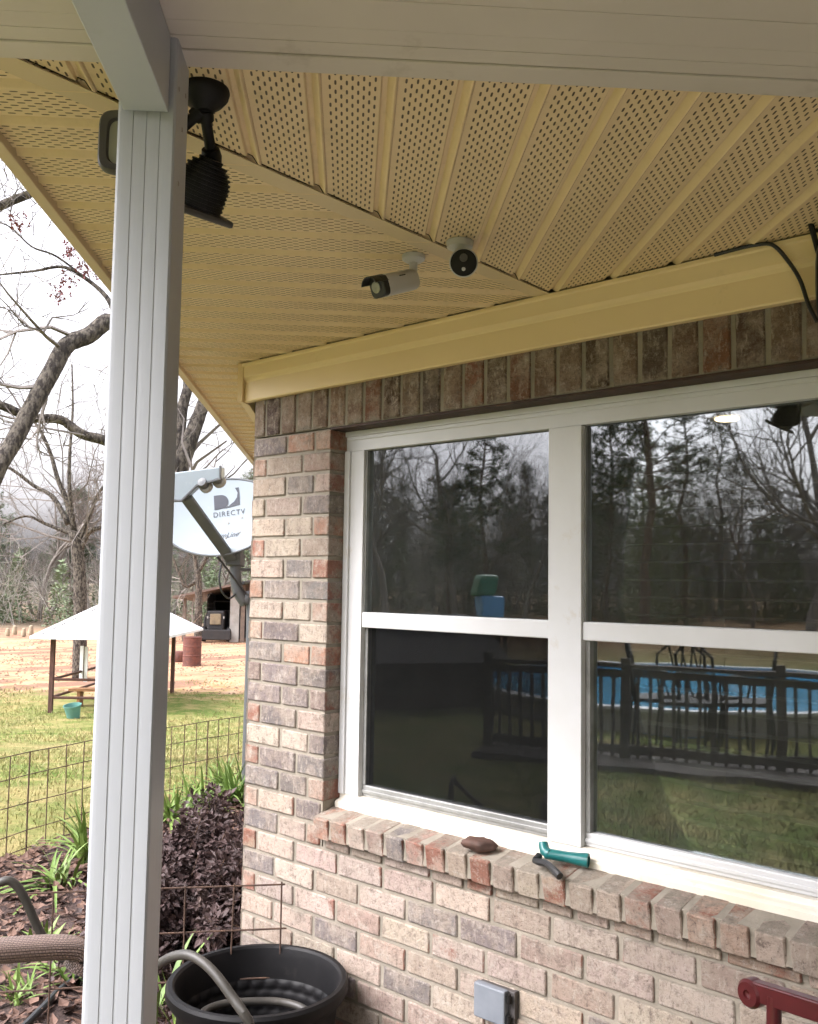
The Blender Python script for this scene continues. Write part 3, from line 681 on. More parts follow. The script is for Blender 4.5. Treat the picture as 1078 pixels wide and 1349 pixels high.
# ================================================================== things on the sill and wall
bm = bmesh.new(); bmesh.ops.create_icosphere(bm, subdivisions=3, radius=1)
for v_ in bm.verts:
    q = v_.co; k_ = 1+.30*mnoise.noise(q*1.4+Vector((3,1,2)))+.16*mnoise.noise(q*3.3)+.06*mnoise.noise(q*8)
    q.x *= .042*k_; q.y *= .026*k_; q.z *= .019*k_
me = bpy.data.meshes.new('stone'); bm.to_mesh(me); bm.free(); me.materials.append(MT['rock'])
for p in me.polygons: p.use_smooth = True
o = bpy.data.objects.new('stone', me); col.objects.link(o); o.location = (.972, -.004, .9235); o.rotation_euler = (R(8), 0, R(28)); setp(o, 'dark reddish stone lying on the brick window sill', 'stone')
# spray nozzle lying on its side
nz = Vector((1.215, .002, .925)); noz = empty('hose_nozzle', nz, 'teal garden hose nozzle with black lever on the brick sill', 'hose nozzle')
d1 = Vector((.86, .20, -.02)).normalized()
tail, head = Vector((1.171, .004, .9385)), Vector((1.272, .036, .9345))
g = G(); g.lathe([(0, 0), (.0125, 0), (.0140, .004), (.0130, .012), (.0128, .055), (.0145, .075), (.0165, .098), (.0170, .108), (.0145, .109), (.0140, .100), (0, .099)], tail, 24, head-tail); build(g, 'barrel', MT['teal_plastic'], noz, smooth=True)
g = G(); g.tube([tail+Vector((.014, 0, 0)), tail+Vector((-.004, .004, .004)), tail+Vector((-.012, .010, .016)), tail+Vector((-.014, .012, .022))], [.012, .0135, .0125, .011], 16); build(g, 'inlet', MT['teal_plastic'], noz, smooth=True)
g = G(); g.tube(bez([tail+Vector((-.016, -.022, -.016)), tail+Vector((.0, -.030, -.015)), tail+Vector((.026, -.036, -.012)), tail+Vector((.055, -.050, -.017)), tail+Vector((.080, -.060, -.026))], 4), [.008]*4+[.0085]*9+[.0095]*4, 10); build(g, 'lever', MT['black_plastic'], noz, smooth=True)
g = G(); g.tube([tail+Vector((-.014, -.006, -.008)), tail+Vector((-.012, -.024, -.014))], .009, 10); build(g, 'pivot', MT['black_plastic'], noz, smooth=True)
# outlet box
ob = Vector((1.045, -.02, .515)); eb = empty('outlet_box', ob, 'grey weatherproof outlet box on the brick wall below the sill', 'outlet box')
build(G().box((.985, -.014, .508), (1.095, .004, .587)), 'back_box', MT['bronze_grey'], eb, bevel=.002)
build(G().box((.982, -.036, .505), (1.078, -.0145, .590)), 'cover', MT['box_grey'], eb, bevel=.004)
g = G()
for z_ in (.522, .573): g.tube([(1.085, -.026, z_-.011), (1.085, -.026, z_+.011)], .0055, 10)
build(g, 'hinge', MT['black_metal'], eb)

# ================================================================== near ground things
# black planter with the hose coil
pc = Vector((.405, -.262, .02)); pot = empty('planter_pot', pc, 'large round black woven-pattern plastic pot against the brick wall', 'pot')
rz_ = .485
g = G(); n_ = 64; pr = [(.155, .0), (.165, .01), (.222, rz_-.065), (.226, rz_-.05), (.240, rz_-.045), (.250, rz_-.030), (.250, rz_-.008), (.244, rz_), (.232, rz_), (.226, rz_-.006)]
g.lathe([(0, 0)]+pr, pc, n_); build(g, 'shell', MT['pot'], pot, smooth=True)
g = G(); g.uv = []; pr = [(.226, rz_-.006), (.218, rz_-.03), (.214, rz_-.085), (.213, rz_-.09), (.150, .04), (0.0001, .04)]
cum = [0, .02, .08, .09, .48, .7]
for (r_, h), cu in zip(pr, cum):
    for k_ in range(n_+1):
        th = 2*math.pi*k_/n_; g.v.append(pc+Vector((math.cos(th)*r_, math.sin(th)*r_, h))); g.uv.append((k_/n_, cu))
for j in range(len(pr)-1):
    for k_ in range(n_): o_ = j*(n_+1)+k_; g.f.append((o_, o_+1, o_+n_+2, o_+n_+1))
g2 = G(); NU, NV, RW = 160, 66, 13
for j in range(NV+1):
    t = j/NV; r_ = .213+(.150-.213)*t; h = (rz_-.09)+(.04-rz_+.09)*t; rw = t*RW; fv = rw-math.floor(rw)
    for k_ in range(NU):
        fu = (k_/NU*32+.5*(int(rw) % 2)) % 1.0; th = 2*math.pi*k_/NU; d_ = .0065*math.sqrt(max(0, math.sin(math.pi*fu)*math.sin(math.pi*fv))); g2.v.append(pc+Vector((math.cos(th)*(r_-d_), math.sin(th)*(r_-d_), h)))
for j in range(NV):
    for k_ in range(NU): k2 = (k_+1) % NU; g2.f.append((j*NU+k_, j*NU+k2, (j+1)*NU+k2, (j+1)*NU+k_))
g2.f.append(tuple(NV*NU+k_ for k_ in range(NU)))
build(g2, 'woven_lining', MT['pot'], pot, smooth=True, sharp=0, fixn=False)
g3 = G(); g3.v = g.v[:4*(n_+1)]; g3.f = [f for f in g.f if max(f) < 4*(n_+1)]; build(g3, 'inner_lip', MT['pot'], pot, smooth=True)
hx = at(330, 1352, 2.22)-pc; thl = math.atan2(hx.y, hx.x)-.5
hp = []
for i in range(60):
    th = thl-(59-i)*.33; rr_ = .13+.022*math.sin(i*.7); hp.append(pc+Vector((math.cos(th)*rr_, math.sin(th)*rr_, .20+i*.0034)))
last = hp[-1]
hp += [at(330, 1352, 2.22), at(305, 1312, 2.22), at(278, 1277, 2.26), at(252, 1259, 2.30), at(228, 1260, 2.34), at(205, 1272, 2.40), at(170, 1284, 2.6), at(120, 1280, 2.7), at(98, 1272, 2.7), at(72, 1254, 2.7), at(52, 1226, 2.7), at(33, 1184, 2.7), at(19, 1164, 2.7), at(4, 1161, 2.7), at(-20, 1180, 2.7), at(-60, 1260, 2.6)]
g = G(); g.tube(bez(hp, 4), .0112, 12); build(g, 'garden_hose', MT['hose'], label='thick grey garden hose coiled in the pot and looped leftwards', cat='garden hose', smooth=True)
g = G(); g.tube(bez([on_ground(-30, 1312, 3.6, .05), on_ground(20, 1302, 3.55, .06), on_ground(55, 1278, 3.7, .06), on_ground(85, 1252, 3.9, .05), on_ground(125, 1232, 4.0, .06), on_ground(180, 1230, 4.0, .05)], 6), .013, 10); build(g, 'drip_hose', MT['hose_black'], label='thin black hose lying on the leaf litter', cat='hose', smooth=True)
# low wire panel by the pot
wp_ = empty('garden_fence', on_ground(190, 1340, 2.75), 'low rusty wire garden fence behind the black pot', 'wire fence')
P0, P1 = at(376, 1165, 2.93), at(-40, 1168, 3.0); zw = [at(376, v_, 2.93).z for v_ in (1165, 1223, 1287, 1350)]; P0.z = P1.z = 0
def wire(a, b, par, r_=.0027, nm='wire'):
    m_ = a.lerp(b, .5)+Vector((rnd.uniform(-.004, .004), rnd.uniform(-.004, .004), rnd.uniform(-.004, .004)))
    g = G(); g.tube([a, m_, b], r_, 6); return build(g, nm, MT['wire'], par, smooth=True)
for z_, e in ((zw[0], 0), (zw[1], -.008), (zw[2], .0), (zw[3], 0), (.06, 0)): wire(Vector((P0.x, P0.y, z_)).lerp(Vector((P1.x, P1.y, z_+.01)), e), Vector((P1.x, P1.y, z_+.01)), wp_)
for t in (0.012, .17, .33, .54, .745, .93): q = P0.lerp(P1, t); wire(Vector((q.x, q.y, zw[0]+.008)), Vector((q.x+rnd.uniform(-.01,.01), q.y, .02)), wp_)
# wire fence beyond the bed
def fence(P0, P1, top, rows_, sp, label):
    e = empty('wire_fence', Vector((P0.x, P0.y, gh(P0.x, P0.y))), label, 'wire fence', 'wire fences round the bed')
    L = (P1-P0).length; n_ = int(L/sp)
    for z_ in rows_:
        g = G(); pts = []
        for i in range(0, n_+1, 2):
            q = P0.lerp(P1, i/n_); pts.append(Vector((q.x+rnd.uniform(-.006,.006), q.y, gh(q.x, q.y)+z_+rnd.uniform(-.005, .005))))
        g.tube(pts, .0030, 5); build(g, 'line_wire', MT['wire'], e, smooth=True)
    for i in range(n_+1):
        q = P0.lerp(P1, i/n_); zz = gh(q.x, q.y); j = rnd.uniform(-.012, .012)
        wire(Vector((q.x+j, q.y, zz+top)), Vector((q.x, q.y, zz)), e, .0034 if i % 6 else .005, 'stay_wire')
F0, F1, F2 = ab(-1.88, 1.62), ab(-.55, 4.57), ab(.1, 6.0)
fence(F0, F2, .60, (.595, .47, .31, .15, .05), .155, 'rusty square-mesh wire fence between the bed and the lawn')
fence(ab(-2.15, .4), ab(-1.60, 2.15), .58, (.575, .40, .22, .06), .155, 'short overlapping wire fence length at the far left')
# resin wicker chair, mostly out of the frame
wc0 = at(-60, 1340, 2.5); wc = empty('wicker_chair', Vector((wc0.x, wc0.y, .03)), 'brown wicker seat whose woven arm reaches in at the left edge', 'chair')
def wick(pts, rx, rz2, nm):
    g = G(); g.uv = []; P = bez(pts, 6); n_ = 20; acc = 0
    for i, q in enumerate(P):
        t = (P[min(i+1, len(P)-1)]-P[max(i-1, 0)]).normalized(); s_ = t.cross(Vector((0,0,1))); s_ = s_.normalized() if s_.length > .2 else Vector((S, S, 0)); v2 = s_.cross(t)
        if i: acc += (q-P[i-1]).length
        for k_ in range(n_+1):
            th = 2*math.pi*k_/n_; c_, s2 = math.cos(th), math.sin(th)
            g.v.append(q+s_*math.copysign(abs(c_)**.7, c_)*rx+v2*math.copysign(abs(s2)**.7, s2)*rz2); g.uv.append((acc*2.2, k_/n_*1.6))
    for i in range(len(P)-1):
        for k_ in range(n_): o_ = i*(n_+1)+k_; g.f.append((o_, o_+1, o_+n_+2, o_+n_+1))
    return build(g, nm, MT['wicker'], wc, smooth=True, fixn=False, sharp=0)
aR, aL = at(106, 1244, 2.3), at(-130, 1262, 2.22)
dr = (aR-aL); dr.z = 0; dr.normalize(); sdv = Vector((-dr.y, dr.x, 0))
for sgn, nm in ((0, 'arm'),):
    o_ = -sdv*sgn
    wick([aL+o_, aL.lerp(aR, .5)+o_, aR+o_-dr*.03, aR+o_+dr*.004+Vector((0,0,-.025)), aR+o_-dr*.012+Vector((0,0,-.055))], .036, .0235, nm)
    g = G(); q = aR+o_-dr*.26; g.tube([Vector((q.x, q.y, q.z-.08)), Vector((q.x, q.y, .03))], .018, 10); build(g, 'leg', MT['bronze_grey'], wc, smooth=True)
    q = aL+o_; g = G(); g.tube([Vector((q.x, q.y, q.z+.05)), Vector((q.x, q.y, .03))], .018, 10); build(g, 'leg', MT['bronze_grey'], wc, smooth=True)
mid = (aL+aR)/2-sdv*.29
g = G(); g.obox(Vector((mid.x, mid.y, .34)), dr*.22, sdv*.26, (0,0,.04)); build(g, 'seat', MT['wicker'], wc, bevel=.02)
q = aL-sdv*.29; g = G(); g.obox(Vector((q.x, q.y, .46)), dr*.02, sdv*.26, (0,0,.12)); build(g, 'backrest', MT['wicker'], wc, bevel=.02)
# dark red metal chair at the lower right
e0 = at(992, 1303, 1.80); e1 = at(1095, 1336, 1.706); 
rc = empty('metal_chair', Vector((e1.x, e1.y, .05)), 'dark red metal chair with rolled arm end at the lower right', 'chair')
dv_ = (e1-e0); dv_.normalize(); hd_ = Vector((dv_.x, dv_.y, 0)).normalized(); sv_ = Vector((-hd_.y, hd_.x, 0))
if sv_.y < 0: sv_ = -sv_
def redchair_side(off):
    o_ = sv_*-off; far = e0+dv_*.46
    g = G()
    for i in range(1): pass
    pts = [e0+o_, far+o_]; c = (pts[0]+pts[1])/2; up_ = dv_.cross(sv_).normalized()
    g.obox(c, dv_*((pts[1]-pts[0]).length/2), sv_*.011, up_*.0165); a_ = build(g, 'arm', MT['red_paint'], rc, bevel=.003)
    g = G(); g.lathe([(0,-.010),(.007,-.012),(.008,-.0155),(.020,-.0155),(.0245,-.010),(.0245,.010),(.020,.0155),(0,.0155)], e0+o_+Vector((0,0,-.006)), 24, sv_)
    build(g, 'rolled_end', MT['red_paint'], a_, smooth=True)
    q = e0+dv_*.045+o_
    g = G(); g.tube([q, q+Vector((0,0,-.10))-hd_*.004, Vector((q.x, q.y, .05))-hd_*.01], .0125, 12); build(g, 'leg', MT['red_paint'], rc, smooth=True)
    q = far+o_; g = G(); g.tube([q, Vector((q.x, q.y, .4)), Vector((q.x, q.y, .05))], .0095, 12); build(g, 'leg', MT['red_paint'], rc, smooth=True)
redchair_side(0); redchair_side(.5)
q = e0+dv_*.25-sv_*.25; g = G(); g.obox(Vector((q.x, q.y, .55)), hd_*.22, sv_*.24, (0,0,.012)); build(g, 'seat', MT['red_paint'], rc, bevel=.005)
q = e0+dv_*.46-sv_*.25; g = G(); g.obox(Vector((q.x, q.y, .72)), hd_*.01, sv_*.24, (0,0,.10)); build(g, 'backrest', MT['red_paint'], rc, bevel=.005)

# ================================================================== satellite dish
dc = at(291, 681, 7.0); dish = empty('satellite_dish', on_ground(322, 830, 7.0), 'white satellite dish on a grey pole at the house corner', 'satellite dish')
f_ = (Vector((CAMX, CAMY, EYE))-dc).normalized()*1.0 + ab(-.42, 0) + Vector((0,0,.22)); f_.normalize()
r_ = f_.cross(Vector((0,0,1))).normalized()*-1; u_ = f_.cross(r_).normalized()
if u_.z < 0: u_ = -u_
rol = R(7); r2 = r_*math.cos(rol)+u_*math.sin(rol); u2 = -r_*math.sin(rol)+u_*math.cos(rol)
ro_ = Vector((CAMX, CAMY, EYE))-dc
if r2.dot(rt) < 0: r2 = -r2
DW, DH = .455, .285
def dsurf(x, y, off=0): return dc + r2*x + u2*y + f_*(.24*(x*x+y*y)-.02+off)
g = G(); nr, na = 10, 56
for s_off in (0, -.010):
    for i in range(nr+1):
        for k_ in range(na):
            th = 2*math.pi*k_/na; t = i/nr; g.v.append(dsurf(DW*t*math.cos(th), DH*t*math.sin(th), s_off))
half = (nr+1)*na
for base in (0, half):
    for i in range(nr):
        for k_ in range(na): k2 = (k_+1) % na; g.f.append((base+i*na+k_, base+i*na+k2, base+(i+1)*na+k2, base+(i+1)*na+k_))
rf = build(g, 'reflector', MT['dish_white'], dish, smooth=True, fixn=False)
g = G(); ring = [dsurf(DW*1.005*math.cos(2*math.pi*k_/na), DH*1.005*math.sin(2*math.pi*k_/na), -.004) for k_ in range(na+1)]; g.tube(ring, .0085, 8, False); build(g, 'rim', MT['dish_grey'], dish, smooth=True)
# logo: half D, swoosh and the words, laid on the bowl
def onbowl(poly, name, off=.003):
    g = G(); n_ = len(poly)
    g.v = [dsurf(x, y, off) for x, y in poly]; g.f = [tuple(range(n_))]; return build(g, name, MT['logo_grey'], rf, fixn=False)
lx, ly, ls = -.055, .062, .175
dD = [(0, 0), (0, .62)]+[(.25+.42*math.sin(R(180)*t/14)*1.0, .31+.31*math.cos(R(180)*t/14)) for t in range(15)]
dD = [(0, 0), (0, .62), (.30, .62)]+[(.30+.34*math.cos(R(90)-R(150)*t/12), .31+.31*math.sin(R(90)-R(150)*t/12)) for t in range(1, 13)]
onbowl([(lx+x*ls, ly+y*ls) for x, y in dD], 'logo_half')
sw = [(.42, .02), (1.15, .10), (1.15, .84), (.98, .84), (1.08, .62), (1.04, .42), (.90, .26), (.66, .12)]
onbowl([(lx+x*ls, ly+y*ls) for x, y in sw], 'logo_swoosh')
def text_on(txt, fn, name, mat, parent, size, extra=None):
    cu = bpy.data.curves.new('t', 'FONT'); cu.body = txt; cu.size = size
    if extra: cu.space_character = extra[0]; cu.shear = extra[1]
    t_ = bpy.data.objects.new('t', cu); col.objects.link(t_); dg = bpy.context.evaluated_depsgraph_get(); me = t_.evaluated_get(dg).to_mesh()
    g = G(); g.v = [fn(v_.co.x, v_.co.y) for v_ in me.vertices]; g.f = [tuple(p.vertices) for p in me.polygons]
    t_.evaluated_get(dg).to_mesh_clear(); bpy.data.objects.remove(t_)
    return build(g, name, mat, parent, fixn=False)
text_on('DIRECTV', lambda x, y: dsurf(lx-.012+x, ly-.055+y, .003), 'lettering', MT['logo_grey'], rf, .054, (1.22, 0))
text_on('SlimLine', lambda x, y: dsurf(lx-.01+x, ly-.22+y, .003), 'lettering', MT['logo_grey'], rf, .055, (1.05, .45))
g = G()
for x, y in ((.05, -.05), (.16, -.02), (.03, -.16), (.14, -.13)): g.lathe([(0, .004), (.007, .003), (.008, 0)], dsurf(x, y, .0), 10, f_)
build(g, 'bolt', MT['tin_light'], rf)
# feed arm, feed horns, pole
a0_, a1_ = at(246, 656, 6.55), at(305, 737, 7.00)
t = (a1_-a0_).normalized(); sd_ = t.cross(f_).normalized(); n3 = sd_.cross(t)
g = G(); g.obox((a0_+a1_)/2, t*((a1_-a0_).length/2), sd_*.040, n3*.018); build(g, 'feed_arm', MT['dish_grey'], dish, bevel=.006)
lc = at(254, 639, 6.50); g = G(); bx = [(-.20,-.105),(-.075,-.105),(.03,.0),(.185,.045),(.185,.125),(-.20,.075)]
rr_, uu_ = rt, up
g.prism([lc+rr_*x+uu_*y for x, y in bx], -f_*.09+Vector((0,0,.02))); lb = build(g, 'feed_housing', MT['dish_white'], dish, bevel=.008)
g = G(); g.tube([lc+rr_*x+uu_*y+f_*.004 for x, y in ((-.20,-.108),(-.075,-.108),(.03,-.004),(.19,.040),(.19,.13))], .010, 6); build(g, 'housing_edge', MT['dish_grey'], lb)
for (u, v) in ((270, 639), (287.5, 632.5)):
    q = at(u, v, 6.52); g = G(); g.lathe([(0, -.06), (.030, -.055), (.034, -.01), (.026, .02), (.014, .05), (0, .055)], q, 18, -f_+Vector((0,0,-.2))); h_ = build(g, 'feed_horn', MT['dish_grey'], dish, smooth=True)
    g = G(); g.lathe([(.030, .0), (.046, .005), (.046, .035), (.03, .045)], q, 18, -f_+Vector((0,0,-.2))); build(g, 'horn_cap', MT['tin_light'], h_, smooth=True)
m0, m1, m2 = at(310, 732, 7.08), at(312, 772, 7.08), at(332, 803, 7.10)
g = G(); g.tube(bez([m0, m1, m1.lerp(m2, .5)+Vector((0,0,-.03)), m2, Vector((m2.x, m2.y, gh(m2.x, m2.y)))], 6), [.042]*25, 12); build(g, 'pole', MT['dish_grey'], dish, smooth=True)
g = G(); q = at(310, 737, 7.05); g.obox(q, rr_*.055, uu_*.05, f_*.05); g.obox(q+uu_*.03+rr_*.02, rr_*.03, uu_*.06, f_*.04); build(g, 'bracket', MT['dish_grey'], dish, bevel=.008)
g = G(); g.tube(bez([at(293, 740, 7), at(289, 760, 6.98), at(292, 778, 6.98), at(301, 788, 7), at(310, 783, 7.05), at(313, 775, 7.1)], 6), .007, 6); g.tube(bez([at(286, 733, 6.9), at(298, 748, 6.95), at(310, 764, 7), at(325, 783, 7.05)], 5), .008, 6); build(g, 'coax_cable', MT['black_plastic'], dish, smooth=True)
g = G(); g.tube([at(313, 750, 7.05), at(345, 751, 7.2)], .012, 8); g.tube([at(320, 768, 7.05), at(345, 765, 7.2)], .012, 8); build(g, 'strut', MT['dish_grey'], dish, smooth=True)

# ================================================================== plants of the bed
def rnd_in_bed():
    while True:
        a, b = rnd.uniform(-2.7, .9), rnd.uniform(-1.8, 5.6)
        if in_bed(a, b): return a, b
g = G()
for i in range(9000):                                              # fallen leaves and bark chips
    a, b = rnd_in_bed(); q = ab(a, b); q.z = gh(q.x, q.y)+.035+rnd.uniform(0, .03)
    s_ = rnd.uniform(.012, .038); asp = rnd.uniform(.3, .75); th = rnd.uniform(0, 6.28)
    e1 = Vector((math.cos(th), math.sin(th), rnd.uniform(-.45, .45)))*s_; e2 = Vector((-math.sin(th), math.cos(th), rnd.uniform(-.4, .4)))*s_*asp; c_ = Vector((0, 0, s_*rnd.uniform(.1, .5)))
    n0 = len(g.v); g.v += [q-e1, q-e1*.2+e2, q-e1*.1+c_*-1*.5, q-e1*.2-e2, q+e1+c_]
    g.f += [(n0, n0+2, n0+1), (n0, n0+3, n0+2), (n0+1, n0+2, n0+4), (n0+3, n0+4, n0+2)]
build(g, 'leaf_litter', MT['leaf_dead'], label='brown fallen leaves and bark covering the planting bed', cat='leaf litter', kind='stuff', fixn=False)
# purple-leaved shrub
sb = ab(-.30, 1.22); sb.z = gh(sb.x, sb.y)+.03; shrub = empty('purple_shrub', sb, 'dark purple leafy shrub beside the house corner', 'shrub')
g = G(); tips = []
for i in range(150):
    th = rnd.uniform(0, 6.28); el = rnd.uniform(.05, 1.45); L = rnd.uniform(.48, .88)*(.85+.25*mnoise.noise(Vector((math.cos(th), math.sin(th), el))*1.5))
    hz = ab(math.cos(th)*.66, math.sin(th)*1.45)*math.cos(el); d = Vector((hz.x, hz.y, math.sin(el)*.70)); pts = [sb+Vector((d.x*.05, d.y*.05, 0))]
    for t in (.35, .7, 1): pts.append(sb+d*L*t+Vector((rnd.uniform(-.03,.03), rnd.uniform(-.03,.03), rnd.uniform(-.02,.05)*t)))
    g.tube(pts, [.007, .005, .0035, .0015], 4, False); tips.append(pts)
build(g, 'stem', MT['stem_brown'], shrub, smooth=True)
def leaf(g, q, d, nrm, L, W):
    d = d.normalized(); s_ = d.cross(nrm); s_ = s_.normalized() if s_.length > .05 else d.orthogonal().normalized(); u_ = s_.cross(d)
    n0 = len(g.v); g.v += [q, q+d*L*.45+s_*W+u_*L*.06, q+d*L*.5-u_*L*.05, q+d*L*.45-s_*W+u_*L*.06, q+d*L]
    g.f += [(n0, n0+1, n0+2), (n0, n0+2, n0+3), (n0+1, n0+4, n0+2), (n0+3, n0+2, n0+4)]
g = G()
for pts in tips:
    for k_ in range(150):
        t = rnd.uniform(.25, 1.0)**.7*3*.9999; i = min(2, int(t)); q = pts[i].lerp(pts[i+1], t-i)
        dd_ = Vector((rnd.gauss(0, 1), rnd.gauss(0, 1), rnd.gauss(.2, .8))); q = q+dd_.normalized()*rnd.uniform(0, .06)
        leaf(g, q, dd_, Vector((rnd.gauss(0, .5), rnd.gauss(0, .5), 1)), rnd.uniform(.016, .048), rnd.uniform(.007, .015))
build(g, 'foliage', MT['leaf_purple'], shrub, fixn=False)
# strap-leaved clumps
def clump(u, v, d, n_, L, label, spread=.5, wid=.009):
    q0 = on_ground(u, v, d, .02); e = empty('strap_leaf_plant', q0, label, 'plant', 'strap-leaved plants in the bed')
    g = G()
    for i in range(n_):
        th = rnd.uniform(0, 6.28); dr_ = Vector((math.cos(th), math.sin(th), 0)); l_ = L*rnd.uniform(.55, 1.1); lean = rnd.uniform(.15, 1)*spread; s_ = dr_.cross(Vector((0,0,1)))
        q = q0+Vector((rnd.uniform(-.06,.06), rnd.uniform(-.06,.06), 0)); n0 = len(g.v); m_ = 6
        for k_ in range(m_+1):
            t = k_/m_; p = q+dr_*(l_*lean*t**1.5*1.3)+Vector((0,0, l_*(t*(1.15-lean*.3)-lean*.75*t*t)))
            ww = wid*(1-t**2.2)*(.7+.6*min(1, t*3)); g.v += [p-s_*ww, p+Vector((0,0,-ww*.4)), p+s_*ww]
        for k_ in range(m_):
            o_ = n0+3*k_; g.f += [(o_, o_+1, o_+4, o_+3), (o_+1, o_+2, o_+5, o_+4)]
    build(g, 'leaf_blades', MT['leaf_green'], e, smooth=True, sharp=0, fixn=False)
clump(118, 1090, 5.6, 46, .42, 'bright green strap-leaved plant at the fence, left of the post', 1.0)
clump(80, 1120, 5.2, 26, .36, 'sprawling yellow-green strap-leaved plant lying towards the fence foot', 1.4)
clump(50, 1345, 3.0, 34, .20, 'grassy tuft under the wicker chair arm', .9, .005)
clump(35, 1215, 3.9, 26, .16, 'small green tuft in the mulch behind the hose loop', .9, .006)
clump(95, 1228, 4.0, 24, .24, 'yellowish strap-leaved plant close to the post edge', .9)
clump(228, 1050, 6.5, 60, .36, 'green strap-leaved plant just right of the post, behind the purple shrub', 1.35)
clump(262, 1040, 6.8, 70, .38, 'middle green strap-leaved plant along the fence behind the shrub', 1.35)
clump(312, 1030, 7.0, 90, .46, 'tallest green strap-leaved plant by the house corner at the fence', 1.3)
clump(290, 1036, 7.6, 60, .38, 'far green strap-leaved plant against the wire fence', 1.3)
clump(222, 1345, 2.75, 8, .16, 'tiny broad-leaved seedling between post and pot', .5, .013)
clump(236, 1290, 3.15, 14, .40, 'tall pale stems of a dying plant between post and pot', .4, .004)
clump(214, 1200, 3.6, 9, .34, 'single yellow-green arching leaf tuft at the right side of the post', .7, .011)
clump(60, 1200, 4.3, 16, .18, 'low yellow leafy tuft in the middle of the mulch', .8, .012)
# lawn blades near the fence and in front of the window wall
g = G()
for i in range(95000):
    if i % 4: a = rnd.uniform(-9, .6); b = 1.0+23*rnd.random()**1.5
    else: a, b = rnd.uniform(-6.5, -1.0), rnd.uniform(-6, -1.5)
    if in_bed(a, b): continue
    if b > 14 and mnoise.noise(Vector((a*.45, b*.45, 5)))+(b-18)*.10 > rnd.uniform(-.3, .25): continue
    q = ab(a, b); q.z = gh(q.x, q.y); far = 1+max(0, b-3)*.09; h_ = rnd.uniform(.015, .055)*(1+.6*mnoise.noise(q*.8))*(1+max(0, b-3)*.03); th = rnd.uniform(0, 6.28); s_ = Vector((math.cos(th), math.sin(th), 0))*.0045*far
    l_ = Vector((rnd.gauss(0, .5), rnd.gauss(0, .5), 0))*h_
    n0 = len(g.v); g.v += [q-s_, q+s_, q+l_+Vector((0,0,h_))]; g.f.append((n0, n0+1, n0+2))
gq = G()
for i in range(9000):
    a, b = rnd.uniform(-14, 3), rnd.uniform(19, 46)
    if mnoise.noise(Vector((a*.25, b*.25, 9))) < rnd.uniform(-.35, .3): continue
    q = ab(a, b); q.z = gh(q.x, q.y); r_ = rnd.uniform(.015, .05); th = rnd.uniform(0, 6.28); n0 = len(gq.v)
    for k_ in range(4): gq.v.append(q+Vector((math.cos(th+k_*1.57)*r_*rnd.uniform(.7, 1.3), math.sin(th+k_*1.57)*r_*rnd.uniform(.7, 1.3), 0)))
    gq.v.append(q+Vector((0, 0, r_*rnd.uniform(.4, .9)))); gq.f += [(n0+k_, n0+(k_+1) % 4, n0+4) for k_ in range(4)]
build(gq, 'dirt_clods', MT['clod'], label='brown clods and dead leaves scattered over the red dirt yard', cat='dirt', kind='stuff', fixn=False)
build(g, 'lawn_grass', MT['grass_blade'], label='short yellow-green lawn grass beyond the wire fence', cat='grass', kind='stuff', fixn=False)

# ================================================================== trees
def branch(gt, gw, p, d, L, r_, lev, mx, rr, up_=.10, wob=.22, nseg=5, kids=(7, 6, 5, 4), tips=None):
    pts = [p]; rad = [r_]; q = p; dd_ = d.normalized(); n_ = nseg if lev < 2 else (4 if lev < 3 else 3)
    for i in range(n_):
        dd_ = (dd_+Vector((rr.gauss(0, wob), rr.gauss(0, wob), rr.gauss(0, wob)+up_*(1 if lev else .2)))).normalized()
        q = q+dd_*(L/n_); pts.append(q); rad.append(r_*(1-(.75 if lev else .55)*(i+1)/n_))
    thick = lev < 2
    (gt if thick else gw).tube(pts, rad, 8 if lev == 0 else (6 if lev == 1 else 3), False)
    if tips is not None and lev >= mx-1: tips.append(q)
    if lev >= mx: return
    for i in range(kids[min(lev, len(kids)-1)]):
        t = rr.uniform(.38 if lev == 0 else .22, 1.0)*n_; k_ = min(n_-1, int(t)); s_ = pts[k_].lerp(pts[k_+1], t-k_)
        ax_ = (pts[k_+1]-pts[k_]).normalized(); o_ = ax_.orthogonal().normalized(); o_.rotate(Matrix.Rotation(rr.uniform(0, 6.283), 3, ax_))
        an = rr.uniform(.55, 1.15); nd = ax_*math.cos(an)+o_*math.sin(an)
        branch(gt, gw, s_, nd, L*rr.uniform(.42, .68)*(1.05 if lev == 0 else 1), max(r_*.62*(1-.5*t/n_), .006), lev+1, mx, rr, up_, wob, nseg, kids, tips)
def bare_tree(seed, h, r_, loc, label, group, kids=(7, 6, 5, 4), mx=4, par=None):
    rr = random.Random(seed); gt, gw = G(), G(); o0 = Vector((0, 0, -.2))
    branch(gt, gw, o0, Vector((rr.gauss(0,.05), rr.gauss(0,.05), 1)), h*.62, r_, 0, mx, rr, .16, .16, 6, kids)
    e = empty('bare_tree', Vector((0,0,0)), label, 'tree', group)
    build(gt, 'trunk', MT['bark_far'], e, smooth=True, fixn=False, sharp=0); build(gw, 'crown', MT['twig'], e, fixn=False); e.location = loc; return e
